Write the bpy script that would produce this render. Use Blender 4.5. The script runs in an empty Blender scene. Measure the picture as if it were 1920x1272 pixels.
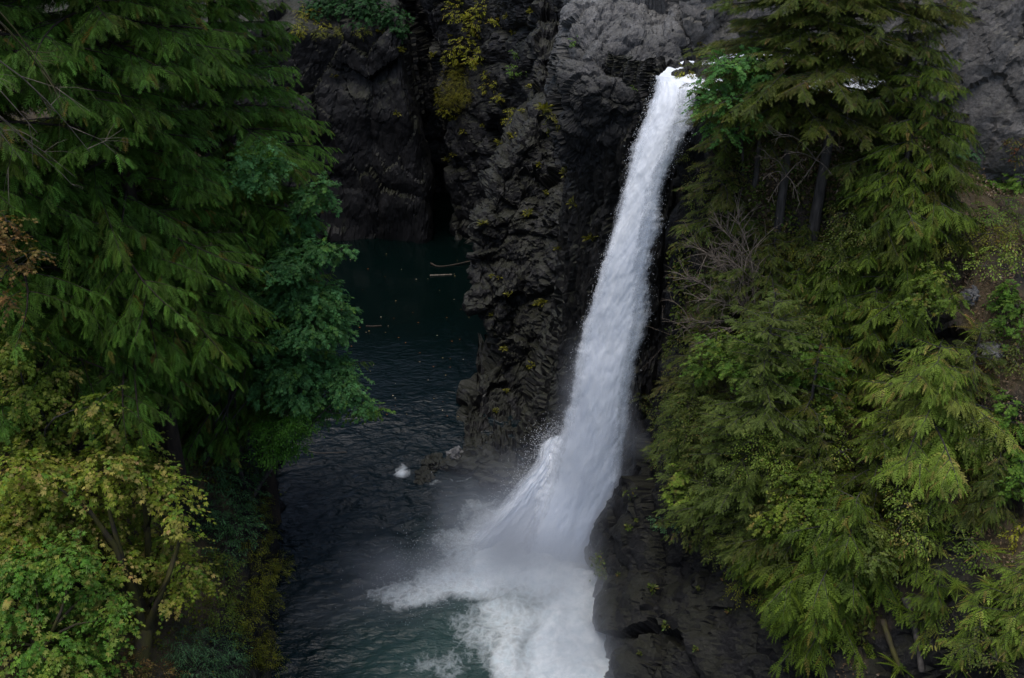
import bpy, math, random
import numpy as np
from mathutils import Vector

# ------------------------------------------------------------------ basics
sc = bpy.context.scene
COL = sc.collection
R = math.radians
rng = np.random.default_rng(7)
random.seed(7)

CAM_Z, PITCH, FPX = 38.7, R(28.0), 1884.0
cp, sp = math.cos(PITCH), math.sin(PITCH)

def ray(px, py):
    dx, dy = (px - 960) / FPX, (636 - py) / FPX
    return np.array([dx, cp + dy * sp, -sp + dy * cp])

def at(px, py, Y):
    """point of the place seen at photo pixel (px,py), Y metres ahead of the camera"""
    d = ray(px, py)
    return np.array([0, 0, CAM_Z]) + d * (Y / d[1])

def at_z(px, py, z=0.0):
    d = ray(px, py)
    return np.array([0, 0, CAM_Z]) + d * ((z - CAM_Z) / d[2])

def tag(o, label=None, cat=None, group=None, kind=None):
    if label: o['label'] = label
    if cat: o['category'] = cat
    if group: o['group'] = group
    if kind: o['kind'] = kind
    return o

def empty(name, loc, label, cat, group=None, rz=0.0, s=1.0):
    o = bpy.data.objects.new(name, None)
    o.empty_display_size = 0.3
    COL.objects.link(o)
    o.location = tuple(float(v) for v in loc)
    o.rotation_euler = (0, 0, rz)
    o.scale = (s, s, s)
    return tag(o, label, cat, group)

def make_mesh(name, V, F, mat, col=None, attrs=None, smooth=False):
    """V (n,3); F list of int arrays (m,3)/(m,4)"""
    V = np.ascontiguousarray(V, dtype=np.float32)
    F = [np.asarray(f, dtype=np.int32) for f in (F if isinstance(F, list) else [F]) if len(f)]
    me = bpy.data.meshes.new(name)
    nl = sum(f.size for f in F)
    npoly = sum(len(f) for f in F)
    me.vertices.add(len(V)); me.vertices.foreach_set('co', V.ravel())
    me.loops.add(nl); me.polygons.add(npoly)
    me.loops.foreach_set('vertex_index', np.concatenate([f.ravel() for f in F]))
    tot = np.concatenate([np.full(len(f), f.shape[1], np.int32) for f in F])
    me.polygons.foreach_set('loop_start', np.concatenate([[0], np.cumsum(tot)[:-1]]).astype(np.int32))
    me.polygons.foreach_set('use_smooth', np.full(npoly, smooth, dtype=bool))
    me.update(calc_edges=True)
    if col is not None:
        a = me.attributes.new('tint', 'FLOAT_COLOR', 'POINT')
        c4 = np.ones((len(V), 4), np.float32); c4[:, :3] = col
        a.data.foreach_set('color', c4.ravel())
    for k, v in (attrs or {}).items():
        a = me.attributes.new(k, 'FLOAT', 'POINT')
        a.data.foreach_set('value', np.ascontiguousarray(v, dtype=np.float32))
    if mat: me.materials.append(mat)
    return me

def obj(name, me, parent=None, loc=None):
    o = bpy.data.objects.new(name, me)
    COL.objects.link(o)
    if parent: o.parent = parent
    if loc is not None: o.location = tuple(float(v) for v in loc)
    return o

# ------------------------------------------------------------------ noise
def _h(ix, iy, iz, seed):
    n = (ix * 374761393 + iy * 668265263 + iz * 2147483647 + seed * 1274126177) & 0xFFFFFFFF
    n = ((n ^ (n >> 13)) * 1274126177) & 0xFFFFFFFF
    n = ((n ^ (n >> 16)) * 2246822519) & 0xFFFFFFFF
    return ((n ^ (n >> 15)) & 0xFFFFFF) / float(0x1000000)

def vnoise(p, seed=0):
    i = np.floor(p).astype(np.int64); f = p - i
    u = f * f * (3 - 2 * f)
    r = 0
    for a in (0, 1):
        for b in (0, 1):
            for c in (0, 1):
                w = (u[:, 0] if a else 1 - u[:, 0]) * (u[:, 1] if b else 1 - u[:, 1]) * (u[:, 2] if c else 1 - u[:, 2])
                r = r + w * _h(i[:, 0] + a, i[:, 1] + b, i[:, 2] + c, seed)
    return r * 2 - 1

def fbm(p, octv=4, seed=0, gain=.5):
    s, a, r = 1.0, 1.0, 0
    for k in range(octv):
        r = r + a * vnoise(p * s + 17.3 * k, seed + k); s *= 2.03; a *= gain
    return r

def facets(p, seed=0):
    """angular rock blocks: nearest random cell, each cell a tilted plane; returns (height, edge distance)"""
    i = np.floor(p).astype(np.int64)
    best = np.full(len(p), 1e9); sec = np.full(len(p), 1e9)
    hx = np.zeros(len(p))
    for a in (-1, 0, 1):
        for b in (-1, 0, 1):
            for c in (-1, 0, 1):
                jx, jy, jz = i[:, 0] + a, i[:, 1] + b, i[:, 2] + c
                dx = jx + _h(jx, jy, jz, seed) - p[:, 0]
                dy = jy + _h(jx, jy, jz, seed + 1) - p[:, 1]
                dz = jz + _h(jx, jy, jz, seed + 2) - p[:, 2]
                d = dx * dx + dy * dy + dz * dz
                t = ((_h(jx, jy, jz, seed + 3) - .5) * dx + (_h(jx, jy, jz, seed + 4) - .5) * dy
                     + (_h(jx, jy, jz, seed + 5) - .5) * dz) * 2.2 + (_h(jx, jy, jz, seed + 6) - .5) * 1.1
                m = d < best
                sec = np.where(m, best, np.minimum(sec, d))
                hx = np.where(m, t, hx)
                best = np.where(m, d, best)
    return hx, np.sqrt(sec) - np.sqrt(best)

# ------------------------------------------------------------------ materials
def new_mat(name):
    m = bpy.data.materials.new(name); m.use_nodes = True
    nt = m.node_tree; nt.nodes.clear()
    return m, nt, nt.nodes, nt.links

def N(nodes, t, **kw):
    n = nodes.new(t)
    for k, v in kw.items():
        if k.startswith('i_'): n.inputs[k[2:].replace('_', ' ')].default_value = v
        else: setattr(n, k, v)
    return n

def ramp(nodes, stops, interp='LINEAR'):
    r = nodes.new('ShaderNodeValToRGB'); cr = r.color_ramp; cr.interpolation = interp
    while len(cr.elements) < len(stops): cr.elements.new(.5)
    for e, (p, c) in zip(cr.elements, stops):
        e.position = p; e.color = (c, c, c, 1) if isinstance(c, (int, float)) else (*c, 1)
    return r

def mixc(nodes, links, fac, a, b, blend='MIX'):
    m = nodes.new('ShaderNodeMix'); m.data_type = 'RGBA'; m.blend_type = blend
    for sock, v in ((m.inputs[0], fac), (m.inputs[6], a), (m.inputs[7], b)):
        if hasattr(v, 'is_linked'): links.new(v, sock)
        elif isinstance(v, tuple): sock.default_value = (*v, 1)
        else: sock.default_value = v
    return m.outputs[2]

def math_n(nodes, links, op, a, b=None, c=None, clamp=False):
    m = nodes.new('ShaderNodeMath'); m.operation = op; m.use_clamp = clamp
    for k, v in enumerate((a, b, c)):
        if v is None: continue
        if hasattr(v, 'is_linked'): links.new(v, m.inputs[k])
        else: m.inputs[k].default_value = v
    return m.outputs[0]

def rock_mat(name, dark, mid, pale, pale_amt=.35, moss=(.035, .042, .008), moss_amt=.3, stretch=(1, 1, 1), rough=.62, bump=.5, soil=None, crack=.3, dry=None):
    m, nt, nd, lk = new_mat(name)
    out = N(nd, 'ShaderNodeOutputMaterial'); bs = N(nd, 'ShaderNodeBsdfPrincipled')
    lk.new(bs.outputs[0], out.inputs[0])
    tc = N(nd, 'ShaderNodeTexCoord'); mp = N(nd, 'ShaderNodeMapping'); mp.inputs['Scale'].default_value = stretch
    lk.new(tc.outputs['Object'], mp.inputs[0])
    def noise(scale, det=6, rough=.6, vec=mp.outputs[0]):
        n = N(nd, 'ShaderNodeTexNoise'); n.inputs['Scale'].default_value = scale; n.inputs['Detail'].default_value = det
        n.inputs['Roughness'].default_value = rough; lk.new(vec, n.inputs['Vector']); return n.outputs['Fac']
    big = ramp(nd, [(.35, 0), (.68, 1)]); lk.new(noise(.35), big.inputs[0])
    c = mixc(nd, lk, big.outputs[0], dark, mid)
    n2 = ramp(nd, [(.52, 0), (.70, 1)]); lk.new(noise(1.6, 8, .7), n2.inputs[0])
    c = mixc(nd, lk, math_n(nd, lk, 'MULTIPLY', n2.outputs[0], pale_amt), c, pale)
    n3 = ramp(nd, [(.35, .45), (.65, 1.25)]); lk.new(noise(7, 8, .75), n3.inputs[0])
    c = mixc(nd, lk, 1.0, c, n3.outputs[0], 'MULTIPLY')
    if dry:      # pale where the rock stays dry, dark where spray keeps it wet
        ad = N(nd, 'ShaderNodeAttribute', attribute_name='soil')
        c = mixc(nd, lk, ad.outputs['Fac'], mixc(nd, lk, 1.0, c, dry, 'MULTIPLY'), c)
    if soil:
        at_ = N(nd, 'ShaderNodeAttribute', attribute_name='soil')
        ns = ramp(nd, [(.3, 0), (.55, 1)])
        lk.new(math_n(nd, lk, 'ADD', math_n(nd, lk, 'MULTIPLY', noise(1.1, 6), .5), math_n(nd, lk, 'MULTIPLY_ADD', at_.outputs['Fac'], .6, -.2)), ns.inputs[0])
        sv = ramp(nd, [(.3, (.035, .025, .016)), (.46, (.11, .075, .048)), (.55, (.065, .055, .018)), (.64, (.15, .105, .075)), (.74, (.26, .22, .19))]); lk.new(noise(5.5, 9, .8), sv.inputs[0])
        c = mixc(nd, lk, ns.outputs[0], c, sv.outputs[0])
    # moss keeps to ledges that face up
    gm = N(nd, 'ShaderNodeNewGeometry'); sx = N(nd, 'ShaderNodeSeparateXYZ'); lk.new(gm.outputs['Normal'], sx.inputs[0])
    mm = math_n(nd, lk, 'ADD', math_n(nd, lk, 'MULTIPLY', sx.outputs['Z'], .5), noise(.9, 5))
    mr = ramp(nd, [(.68, 0), (.9, 1)]); lk.new(mm, mr.inputs[0])
    mv = ramp(nd, [(.3, tuple(v * .55 for v in moss)), (.7, tuple(v * 1.5 for v in moss))]); lk.new(noise(4, 8, .75), mv.inputs[0])
    c = mixc(nd, lk, math_n(nd, lk, 'MULTIPLY', mr.outputs[0], moss_amt), c, mv.outputs[0])
    lk.new(c, bs.inputs['Base Color'])
    rr = ramp(nd, [(.3, rough - .18), (.7, rough + .2)]); lk.new(noise(2.2, 5), rr.inputs[0]); lk.new(rr.outputs[0], bs.inputs['Roughness'])
    bs.inputs['Specular IOR Level'].default_value = .35
    vo = N(nd, 'ShaderNodeTexVoronoi', feature='DISTANCE_TO_EDGE'); vo.inputs['Scale'].default_value = 2.3
    wv = N(nd, 'ShaderNodeVectorMath', operation='MULTIPLY_ADD')
    nc = N(nd, 'ShaderNodeTexNoise'); nc.inputs['Scale'].default_value = 2.0; lk.new(mp.outputs[0], nc.inputs['Vector'])
    lk.new(nc.outputs['Color'], wv.inputs[0]); wv.inputs[1].default_value = (.5, .5, .5); lk.new(mp.outputs[0], wv.inputs[2])
    lk.new(wv.outputs[0], vo.inputs['Vector'])
    ve = ramp(nd, [(0, 0), (.09, 1)]); lk.new(vo.outputs['Distance'], ve.inputs[0])
    hgt = math_n(nd, lk, 'ADD', math_n(nd, lk, 'MULTIPLY', ve.outputs[0], crack), noise(6, 9, .72))
    b = N(nd, 'ShaderNodeBump'); b.inputs['Strength'].default_value = bump; b.inputs['Distance'].default_value = .12
    lk.new(hgt, b.inputs['Height']); lk.new(b.outputs[0], bs.inputs['Normal'])
    return m

def leaf_mat(name, trans=.34, rough=.5, spec=.3):
    m, nt, nd, lk = new_mat(name)
    out = N(nd, 'ShaderNodeOutputMaterial'); bs = N(nd, 'ShaderNodeBsdfPrincipled'); tr = N(nd, 'ShaderNodeBsdfTranslucent'); mx = N(nd, 'ShaderNodeMixShader')
    a = N(nd, 'ShaderNodeAttribute', attribute_name='tint')
    tc = N(nd, 'ShaderNodeTexCoord'); n = N(nd, 'ShaderNodeTexNoise'); n.inputs['Scale'].default_value = 3.0; lk.new(tc.outputs['Object'], n.inputs['Vector'])
    r = ramp(nd, [(.3, .7), (.7, 1.3)]); lk.new(n.outputs['Fac'], r.inputs[0])
    c = mixc(nd, lk, 1.0, a.outputs['Color'], r.outputs[0], 'MULTIPLY')
    lk.new(c, bs.inputs['Base Color']); bs.inputs['Roughness'].default_value = rough; bs.inputs['Specular IOR Level'].default_value = spec
    lk.new(mixc(nd, lk, 1.0, c, (1.5, 1.5, .8), 'MULTIPLY'), tr.inputs['Color'])
    mx.inputs[0].default_value = trans
    lk.new(bs.outputs[0], mx.inputs[1]); lk.new(tr.outputs[0], mx.inputs[2]); lk.new(mx.outputs[0], out.inputs[0])
    return m

def bark_mat(name, a, b, scale=6, moss=None):
    m, nt, nd, lk = new_mat(name)
    out = N(nd, 'ShaderNodeOutputMaterial'); bs = N(nd, 'ShaderNodeBsdfPrincipled'); lk.new(bs.outputs[0], out.inputs[0])
    tc = N(nd, 'ShaderNodeTexCoord'); mp = N(nd, 'ShaderNodeMapping'); mp.inputs['Scale'].default_value = (1, 1, .2); lk.new(tc.outputs['Object'], mp.inputs[0])
    n = N(nd, 'ShaderNodeTexNoise'); n.inputs['Scale'].default_value = scale; n.inputs['Detail'].default_value = 8; lk.new(mp.outputs[0], n.inputs['Vector'])
    r = ramp(nd, [(.35, a), (.68, b)]); lk.new(n.outputs['Fac'], r.inputs[0])
    c = r.outputs[0]
    if moss:
        n2 = N(nd, 'ShaderNodeTexNoise'); n2.inputs['Scale'].default_value = 1.3; n2.inputs['Detail'].default_value = 6; lk.new(tc.outputs['Object'], n2.inputs['Vector'])
        r2 = ramp(nd, [(.4, 0), (.55, 1)]); lk.new(n2.outputs['Fac'], r2.inputs[0])
        c = mixc(nd, lk, r2.outputs[0], c, moss)
    lk.new(c, bs.inputs['Base Color']); bs.inputs['Roughness'].default_value = .85
    b_ = N(nd, 'ShaderNodeBump'); b_.inputs['Strength'].default_value = .7; b_.inputs['Distance'].default_value = .05
    lk.new(n.outputs['Fac'], b_.inputs['Height']); lk.new(b_.outputs[0], bs.inputs['Normal'])
    return m

def white_water_mat(name, tint=(.80, .855, .92), lace=0.0, scale=1.0):
    """broken white water; where the 'thin' attribute is high the sheet tears open into drops"""
    m, nt, nd, lk = new_mat(name)
    out = N(nd, 'ShaderNodeOutputMaterial'); bs = N(nd, 'ShaderNodeBsdfPrincipled'); tp = N(nd, 'ShaderNodeBsdfTransparent'); mx = N(nd, 'ShaderNodeMixShader')
    fu = N(nd, 'ShaderNodeAttribute', attribute_name='fu'); fv = N(nd, 'ShaderNodeAttribute', attribute_name='fv'); th = N(nd, 'ShaderNodeAttribute', attribute_name='thin')
    cx = N(nd, 'ShaderNodeCombineXYZ'); lk.new(fu.outputs['Fac'], cx.inputs[0]); lk.new(fv.outputs['Fac'], cx.inputs[1])
    tc = N(nd, 'ShaderNodeTexCoord')
    mp = N(nd, 'ShaderNodeMapping'); mp.inputs['Scale'].default_value = (1.0, .32, 1); lk.new(cx.outputs[0], mp.inputs[0])
    def noise(s, det, vec, ro=.65):
        n = N(nd, 'ShaderNodeTexNoise'); n.inputs['Scale'].default_value = s * scale; n.inputs['Detail'].default_value = det; n.inputs['Roughness'].default_value = ro; n.inputs['Distortion'].default_value = .6
        lk.new(vec, n.inputs['Vector']); return n.outputs['Fac']
    a = noise(1.1, 6, mp.outputs[0]); b = noise(6.5, 7, mp.outputs[0], .75); g = noise(11.0, 5, tc.outputs['Object'], .8)
    hgt = math_n(nd, lk, 'ADD', math_n(nd, lk, 'MULTIPLY', a, .9), math_n(nd, lk, 'ADD', math_n(nd, lk, 'MULTIPLY', b, .55), math_n(nd, lk, 'MULTIPLY', g, .35)))
    cr = ramp(nd, [(.34, tuple(v * k for v, k in zip(tint, (.80, .82, .87)))), (.52, tint), (.7, (.90, .93, .96))])
    lk.new(math_n(nd, lk, 'MULTIPLY', hgt, .555), cr.inputs[0]); lk.new(cr.outputs[0], bs.inputs['Base Color'])
    bs.inputs['Roughness'].default_value = .65; bs.inputs['Specular IOR Level'].default_value = .25
    bs.inputs['Subsurface Weight'].default_value = .0
    bp = N(nd, 'ShaderNodeBump'); bp.inputs['Strength'].default_value = .22; bp.inputs['Distance'].default_value = .07
    lk.new(hgt, bp.inputs['Height']); lk.new(bp.outputs[0], bs.inputs['Normal'])
    # opening
    tear = math_n(nd, lk, 'SUBTRACT', math_n(nd, lk, 'ADD', math_n(nd, lk, 'MULTIPLY', g, .5), math_n(nd, lk, 'ADD', math_n(nd, lk, 'MULTIPLY', b, .5), math_n(nd, lk, 'MULTIPLY', a, .4))), math_n(nd, lk, 'MULTIPLY_ADD', th.outputs['Fac'], 1.0, .05 + lace))
    al = N(nd, 'ShaderNodeMapRange'); al.inputs['From Min'].default_value = -.16; al.inputs['From Max'].default_value = .2; lk.new(tear, al.inputs['Value'])
    lk.new(al.outputs[0], mx.inputs[0]); lk.new(tp.outputs[0], mx.inputs[1]); lk.new(bs.outputs[0], mx.inputs[2]); lk.new(mx.outputs[0], out.inputs[0])
    return m

def pool_mat():
    m, nt, nd, lk = new_mat('pool_water')
    out = N(nd, 'ShaderNodeOutputMaterial'); wt = N(nd, 'ShaderNodeBsdfPrincipled'); fo = N(nd, 'ShaderNodeBsdfPrincipled'); mx = N(nd, 'ShaderNodeMixShader')
    tc = N(nd, 'ShaderNodeTexCoord'); fa = N(nd, 'ShaderNodeAttribute', attribute_name='foam'); te = N(nd, 'ShaderNodeAttribute', attribute_name='teal'); ch = N(nd, 'ShaderNodeAttribute', attribute_name='chop')
    def noise(s, det, vec=tc.outputs['Object'], ro=.6, dist=0.0):
        n = N(nd, 'ShaderNodeTexNoise'); n.inputs['Scale'].default_value = s; n.inputs['Detail'].default_value = det; n.inputs['Roughness'].default_value = ro; n.inputs['Distortion'].default_value = dist
        lk.new(vec, n.inputs['Vector']); return n
    lk.new(mixc(nd, lk, te.outputs['Fac'], mixc(nd, lk, ch.outputs['Fac'], (.0008, .0038, .0033), (.0022, .0085, .0115)), (.020, .048, .044)), wt.inputs['Base Color'])
    wt.inputs['Roughness'].default_value = .09; wt.inputs['IOR'].default_value = 1.333
    # chop, long crests lying across the pool
    mp = N(nd, 'ShaderNodeMapping'); mp.inputs['Rotation'].default_value = (0, 0, R(-28)); mp.inputs['Scale'].default_value = (.75, 1.6, 1); lk.new(tc.outputs['Object'], mp.inputs[0])
    h1 = noise(1.7, 4, mp.outputs[0], .5, .4).outputs['Fac']; h2 = noise(4.5, 4, mp.outputs[0], .6).outputs['Fac']
    hg = math_n(nd, lk, 'ADD', h1, math_n(nd, lk, 'MULTIPLY', h2, .3))
    bp = N(nd, 'ShaderNodeBump'); bp.inputs['Distance'].default_value = .3
    lk.new(hg, bp.inputs['Height']); lk.new(ch.outputs['Fac'], bp.inputs['Strength']); lk.new(bp.outputs[0], wt.inputs['Normal'])
    # foam lace
    warp = noise(.9, 4); wv = N(nd, 'ShaderNodeVectorMath', operation='MULTIPLY_ADD'); lk.new(warp.outputs['Color'], wv.inputs[0]); wv.inputs[1].default_value = (1.1, 1.1, 0); lk.new(tc.outputs['Object'], wv.inputs[2])
    vo = N(nd, 'ShaderNodeTexVoronoi', feature='DISTANCE_TO_EDGE'); vo.inputs['Scale'].default_value = 1.9; lk.new(wv.outputs[0], vo.inputs['Vector'])
    v1 = N(nd, 'ShaderNodeMapRange'); v1.inputs['From Max'].default_value = .35; lk.new(vo.outputs['Distance'], v1.inputs['Value'])
    n1 = noise(1.9, 8, wv.outputs[0], .75).outputs['Fac']; n2 = noise(7, 6, tc.outputs['Object'], .75).outputs['Fac']
    pat = math_n(nd, lk, 'ADD', math_n(nd, lk, 'MULTIPLY', v1.outputs[0], .13), math_n(nd, lk, 'ADD', math_n(nd, lk, 'MULTIPLY', n1, .76), math_n(nd, lk, 'MULTIPLY', n2, .34)))
    d = math_n(nd, lk, 'SUBTRACT', math_n(nd, lk, 'MULTIPLY', fa.outputs['Fac'], 1.05), pat)
    al = N(nd, 'ShaderNodeMapRange'); al.inputs['From Min'].default_value = -.22; al.inputs['From Max'].default_value = .36; lk.new(d, al.inputs['Value'])
    fr = ramp(nd, [(.3, (.5, .6, .64)), (.6, (.85, .9, .92))]); lk.new(n1, fr.inputs[0]); lk.new(fr.outputs[0], fo.inputs['Base Color'])
    fo.inputs['Roughness'].default_value = .7
    b2 = N(nd, 'ShaderNodeBump'); b2.inputs['Strength'].default_value = .6; b2.inputs['Distance'].default_value = .3; lk.new(math_n(nd, lk, 'ADD', n1, math_n(nd, lk, 'MULTIPLY', n2, .5)), b2.inputs['Height']); lk.new(b2.outputs[0], fo.inputs['Normal'])
    lk.new(al.outputs[0], mx.inputs[0]); lk.new(wt.outputs[0], mx.inputs[1]); lk.new(fo.outputs[0], mx.inputs[2]); lk.new(mx.outputs[0], out.inputs[0])
    return m

def plain_mat(name, c, rough=.6, noise_scale=None, c2=None):
    m, nt, nd, lk = new_mat(name)
    out = N(nd, 'ShaderNodeOutputMaterial'); bs = N(nd, 'ShaderNodeBsdfPrincipled'); lk.new(bs.outputs[0], out.inputs[0])
    bs.inputs['Base Color'].default_value = (*c, 1); bs.inputs['Roughness'].default_value = rough
    if c2:
        tc = N(nd, 'ShaderNodeTexCoord'); n = N(nd, 'ShaderNodeTexNoise'); n.inputs['Scale'].default_value = noise_scale; n.inputs['Detail'].default_value = 7
        lk.new(tc.outputs['Object'], n.inputs['Vector']); r = ramp(nd, [(.35, c), (.65, c2)]); lk.new(n.outputs['Fac'], r.inputs[0]); lk.new(r.outputs[0], bs.inputs['Base Color'])
    return m

M = {}
M['basalt'] = rock_mat('dark_basalt', (.0055, .0055, .006), (.0145, .0145, .0158), (.085, .085, .09), .45, moss_amt=.2)
M['backrock'] = rock_mat('back_wall_rock', (.005, .005, .0057), (.0105, .0105, .0118), (.03, .03, .032), .3, moss_amt=.25, stretch=(1, 1, .35), crack=.05)
M['striated'] = rock_mat('wet_striated_rock', (.008, .008, .008), (.022, .021, .020), (.055, .052, .046), .4, moss_amt=.25, stretch=(1.6, 1.6, .16), rough=.5)
M['grey'] = rock_mat('pale_weathered_rock', (.11, .11, .113), (.22, .22, .222), (.36, .36, .37), .55, moss_amt=.12)
M['mound'] = rock_mat('mound_rock', (.12, .12, .122), (.22, .22, .222), (.38, .38, .39), .5, moss_amt=.12, crack=.12, dry=(.13, .13, .135))
M['greycliff'] = rock_mat('grey_cliff_rock', (.090, .087, .083), (.165, .160, .154), (.29, .285, .275), .5, moss_amt=.2, bump=.7, crack=.04)
M['bank'] = rock_mat('bank_rock_and_soil', (.0036, .0036, .0042), (.009, .009, .0098), (.04, .039, .04), .3, moss=(.04, .045, .008), moss_amt=.15, soil=True, crack=.10, bump=.8, stretch=(1.3, .8, .6))
M['leaf'] = leaf_mat('broad_leaf'); M['needle'] = leaf_mat('conifer_spray', .3, .55, .25)
M['bark'] = bark_mat('grey_bark', (.02, .018, .016), (.075, .068, .062))
M['redbark'] = bark_mat('brown_bark', (.014, .01, .007), (.045, .03, .02))
M['mossbark'] = bark_mat('mossy_bark', (.02, .016, .01), (.05, .04, .022), 6, (.05, .048, .008))
M['deadwood'] = bark_mat('dead_grey_wood', (.07, .058, .046), (.2, .165, .13))
M['fall'] = white_water_mat('falling_water'); M['veil'] = white_water_mat('falling_veil', lace=.30, scale=1.3)
M['cascade'] = white_water_mat('cascade_water', lace=.05, scale=1.2)
M['pool'] = pool_mat()
M['drop'] = plain_mat('water_drop', (.86, .9, .94), .5)
M['river'] = white_water_mat('river_water', tint=(.8, .86, .92), lace=-.4)

# ------------------------------------------------------------------ rock sheets
def catmull(A, n, axis):
    """resample control rows along axis with a Catmull-Rom spline"""
    A = np.moveaxis(A, axis, 0); k = len(A)
    t = np.linspace(0, k - 1, n); i = np.clip(np.floor(t).astype(int), 0, k - 2); f = (t - i)[:, None, None]
    p0, p1, p2, p3 = A[np.clip(i - 1, 0, k - 1)], A[i], A[i + 1], A[np.clip(i + 2, 0, k - 1)]
    r = .5 * ((2 * p1) + (p2 - p0) * f + (2 * p0 - 5 * p1 + 4 * p2 - p3) * f ** 2 + (3 * p1 - p0 - 3 * p2 + p3) * f ** 3)
    return np.moveaxis(r, 0, axis)

def grid_faces(nv, nu):
    a = np.arange(nv * nu).reshape(nv, nu)
    return np.stack([a[:-1, :-1], a[:-1, 1:], a[1:, 1:], a[1:, :-1]], -1).reshape(-1, 4)

SHEETS = {}
def rock_sheet(name, ctrl, nu, nv, mat, amps=((3.2, .9), (1.1, .45), (.4, .16)), squash=(1, 1, 1), fb=.5, seed=0, soil=None, label=None):
    """ctrl[row][col] world points, rows bottom to top, cols left to right as seen from the canyon"""
    A = np.array(ctrl, dtype=float)
    G = catmull(catmull(A, nv, 0), nu, 1)
    du = np.gradient(G, axis=1); dv = np.gradient(G, axis=0)
    nrm = np.cross(du, dv); nrm /= np.linalg.norm(nrm, axis=-1, keepdims=True) + 1e-9
    gj = np.random.default_rng(seed); jt = gj.uniform(-.42, .42, (2, nv, nu, 1)); jt[:, 0] = jt[:, -1] = 0; jt[:, :, 0] = jt[:, :, -1] = 0
    G = G + du * jt[0] + dv * jt[1]
    P = G.reshape(-1, 3); Nn = nrm.reshape(-1, 3)
    sq = np.array(squash)
    wob = np.stack([fbm(P * .3, 3, seed + 50 + k) for k in range(3)], -1) * .25
    d = fb * fbm(P * .16, 4, seed)
    s_at = None
    if soil is not None:
        s_at = np.clip(soil(P), 0, 1); kk = 1 - (.72 if mat == 'bank' else 0) * s_at
    else: kk = 1
    for q, (s, a) in enumerate(amps):
        h, e = facets((P + wob) * sq / s, seed + 11 * q)
        d = d + kk * a * (h - .35 * np.clip(1 - e * 5, 0, 1))
    d = d + .05 * fbm(P * 2.3, 3, seed + 5)
    V = P + Nn * d[:, None]
    me = make_mesh(name, V, grid_faces(nv, nu), M[mat], attrs={'soil': s_at} if s_at is not None else None, smooth=name == 'left_bank')
    o = obj(name, me); tag(o, label, None, None, 'structure')
    SHEETS[name] = V.reshape(nv, nu, 3)
    return o

W = lambda x, y, z: (x, y, z)
# far block left of the black crevice
zs = [-3, 4, 9, 13, 17, 20.5, 22, 24, 26.5]
ed = [-8.0, -8.4, -8.9, -9.3, -9.8, -10.3, -10.6, -11, -12]
yo = [0, .3, .8, 0.2, 1.0, 1.6, 4.5, 9.0, 16]
rock_sheet('canyon_wall_back', [[W(-46, 88 + y, z), W(-33, 92 + y, z), W(-24, 93.5 + y, z), W(-17, 94 + y, z), W(-12.5, 93.3 + y, z), W(e, 93.6 + y, z), W(e - .2, 103 + y, z)]
           for z, e, y in zip(zs, ed, yo)], 230, 150, 'backrock', amps=((5.5, .9), (2.0, .2), (.6, .05)), squash=(1, 1, .5), seed=3)
# wall right of the crevice that carries the yellow shrubs
rock_sheet('canyon_wall_mid', [[W(-17, 108, z), W(-6.8 - z * .09, 106, z), W(-6.0 - z * .085, 95.5 + z * .1, z), W(-4.6 - z * .05, 94 + z * .12, z), W(-2, 91 + z * .05, z), W(2, 86, z), W(7, 80, z), W(14, 78, z)]
           for z in (-3, 4, 9, 13, 17, 21, 24, 27.5)], 170, 190, 'basalt', amps=((4.6, 1.2), (1.8, .28), (.5, .07)), seed=21)
# buttress of broken rock left of the fall
bt = [(1100, 870, 835, 54), (900, 870, 800, 57), (895, 885, 740, 63), (935, 930, 640, 66), (893, 890, 560, 68), (890, 886, 450, 70), (912, 907, 380, 71), (945, 940, 300, 73), (990, 985, 235, 75), (1010, 1005, 150, 79), (1010, 1005, 40, 84), (1010, 1005, -120, 92)]
rows = []
for k, (_, L, row, Y) in enumerate(bt):
    if k == 0:
        rows.append([W(-1, 72, -3), W(-4.2, 59, -3), W(-1.6, 56.0, -3), W(.6, 54.5, -3), W(2.8, 52.6, -3), W(6, 52.5, -3)]); continue
    rr = row if k > 1 else 835
    p = at(L, rr, Y)
    z = p[2]
    rows.append([W(p[0] + 1.6, Y + 12, z), tuple(p), W(p[0] + 1.8, Y - 1.6, z - .2), W(max(p[0] + 3.5, 1.2), Y - 2.0, z), W(4.2, Y - 1.0 - (5 if k < 3 else 4), z), W(8, Y - 2, z)])
rock_sheet('rock_buttress', rows, 150, 290, 'basalt', amps=((3.2, 1.1), (1.15, .38), (.38, .11)), squash=(1, 1, 1.25), seed=33)
# wet wall beside and behind the fall
rock_sheet('fall_wall', [[W(4.6 - f, 68, z), W(3.5 - f, 57.5, z), W(4.6 - f * .8, 54.3 - f * .4, z), W(6.6 - f * .2, 51.9, z), W(8.8, 50.6 + o_, z), W(11, 49.8 + o_, z), W(14.5, 51, z)]
           for z, f, o_ in ((-3, 3.4, 0), (1, 2.8, 0), (4, 1.8, 0), (8, .7, .4), (13, .15, .8), (18, 0, .8), (22, 0, .3), (25, -.1, -.6), (26.6, -.2, -1.6), (27.2, -.3, .6))],
           150, 190, 'striated', amps=((2.6, .5), (.8, .28), (.3, .09)), squash=(1.5, 1.5, .28), seed=45)
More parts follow.
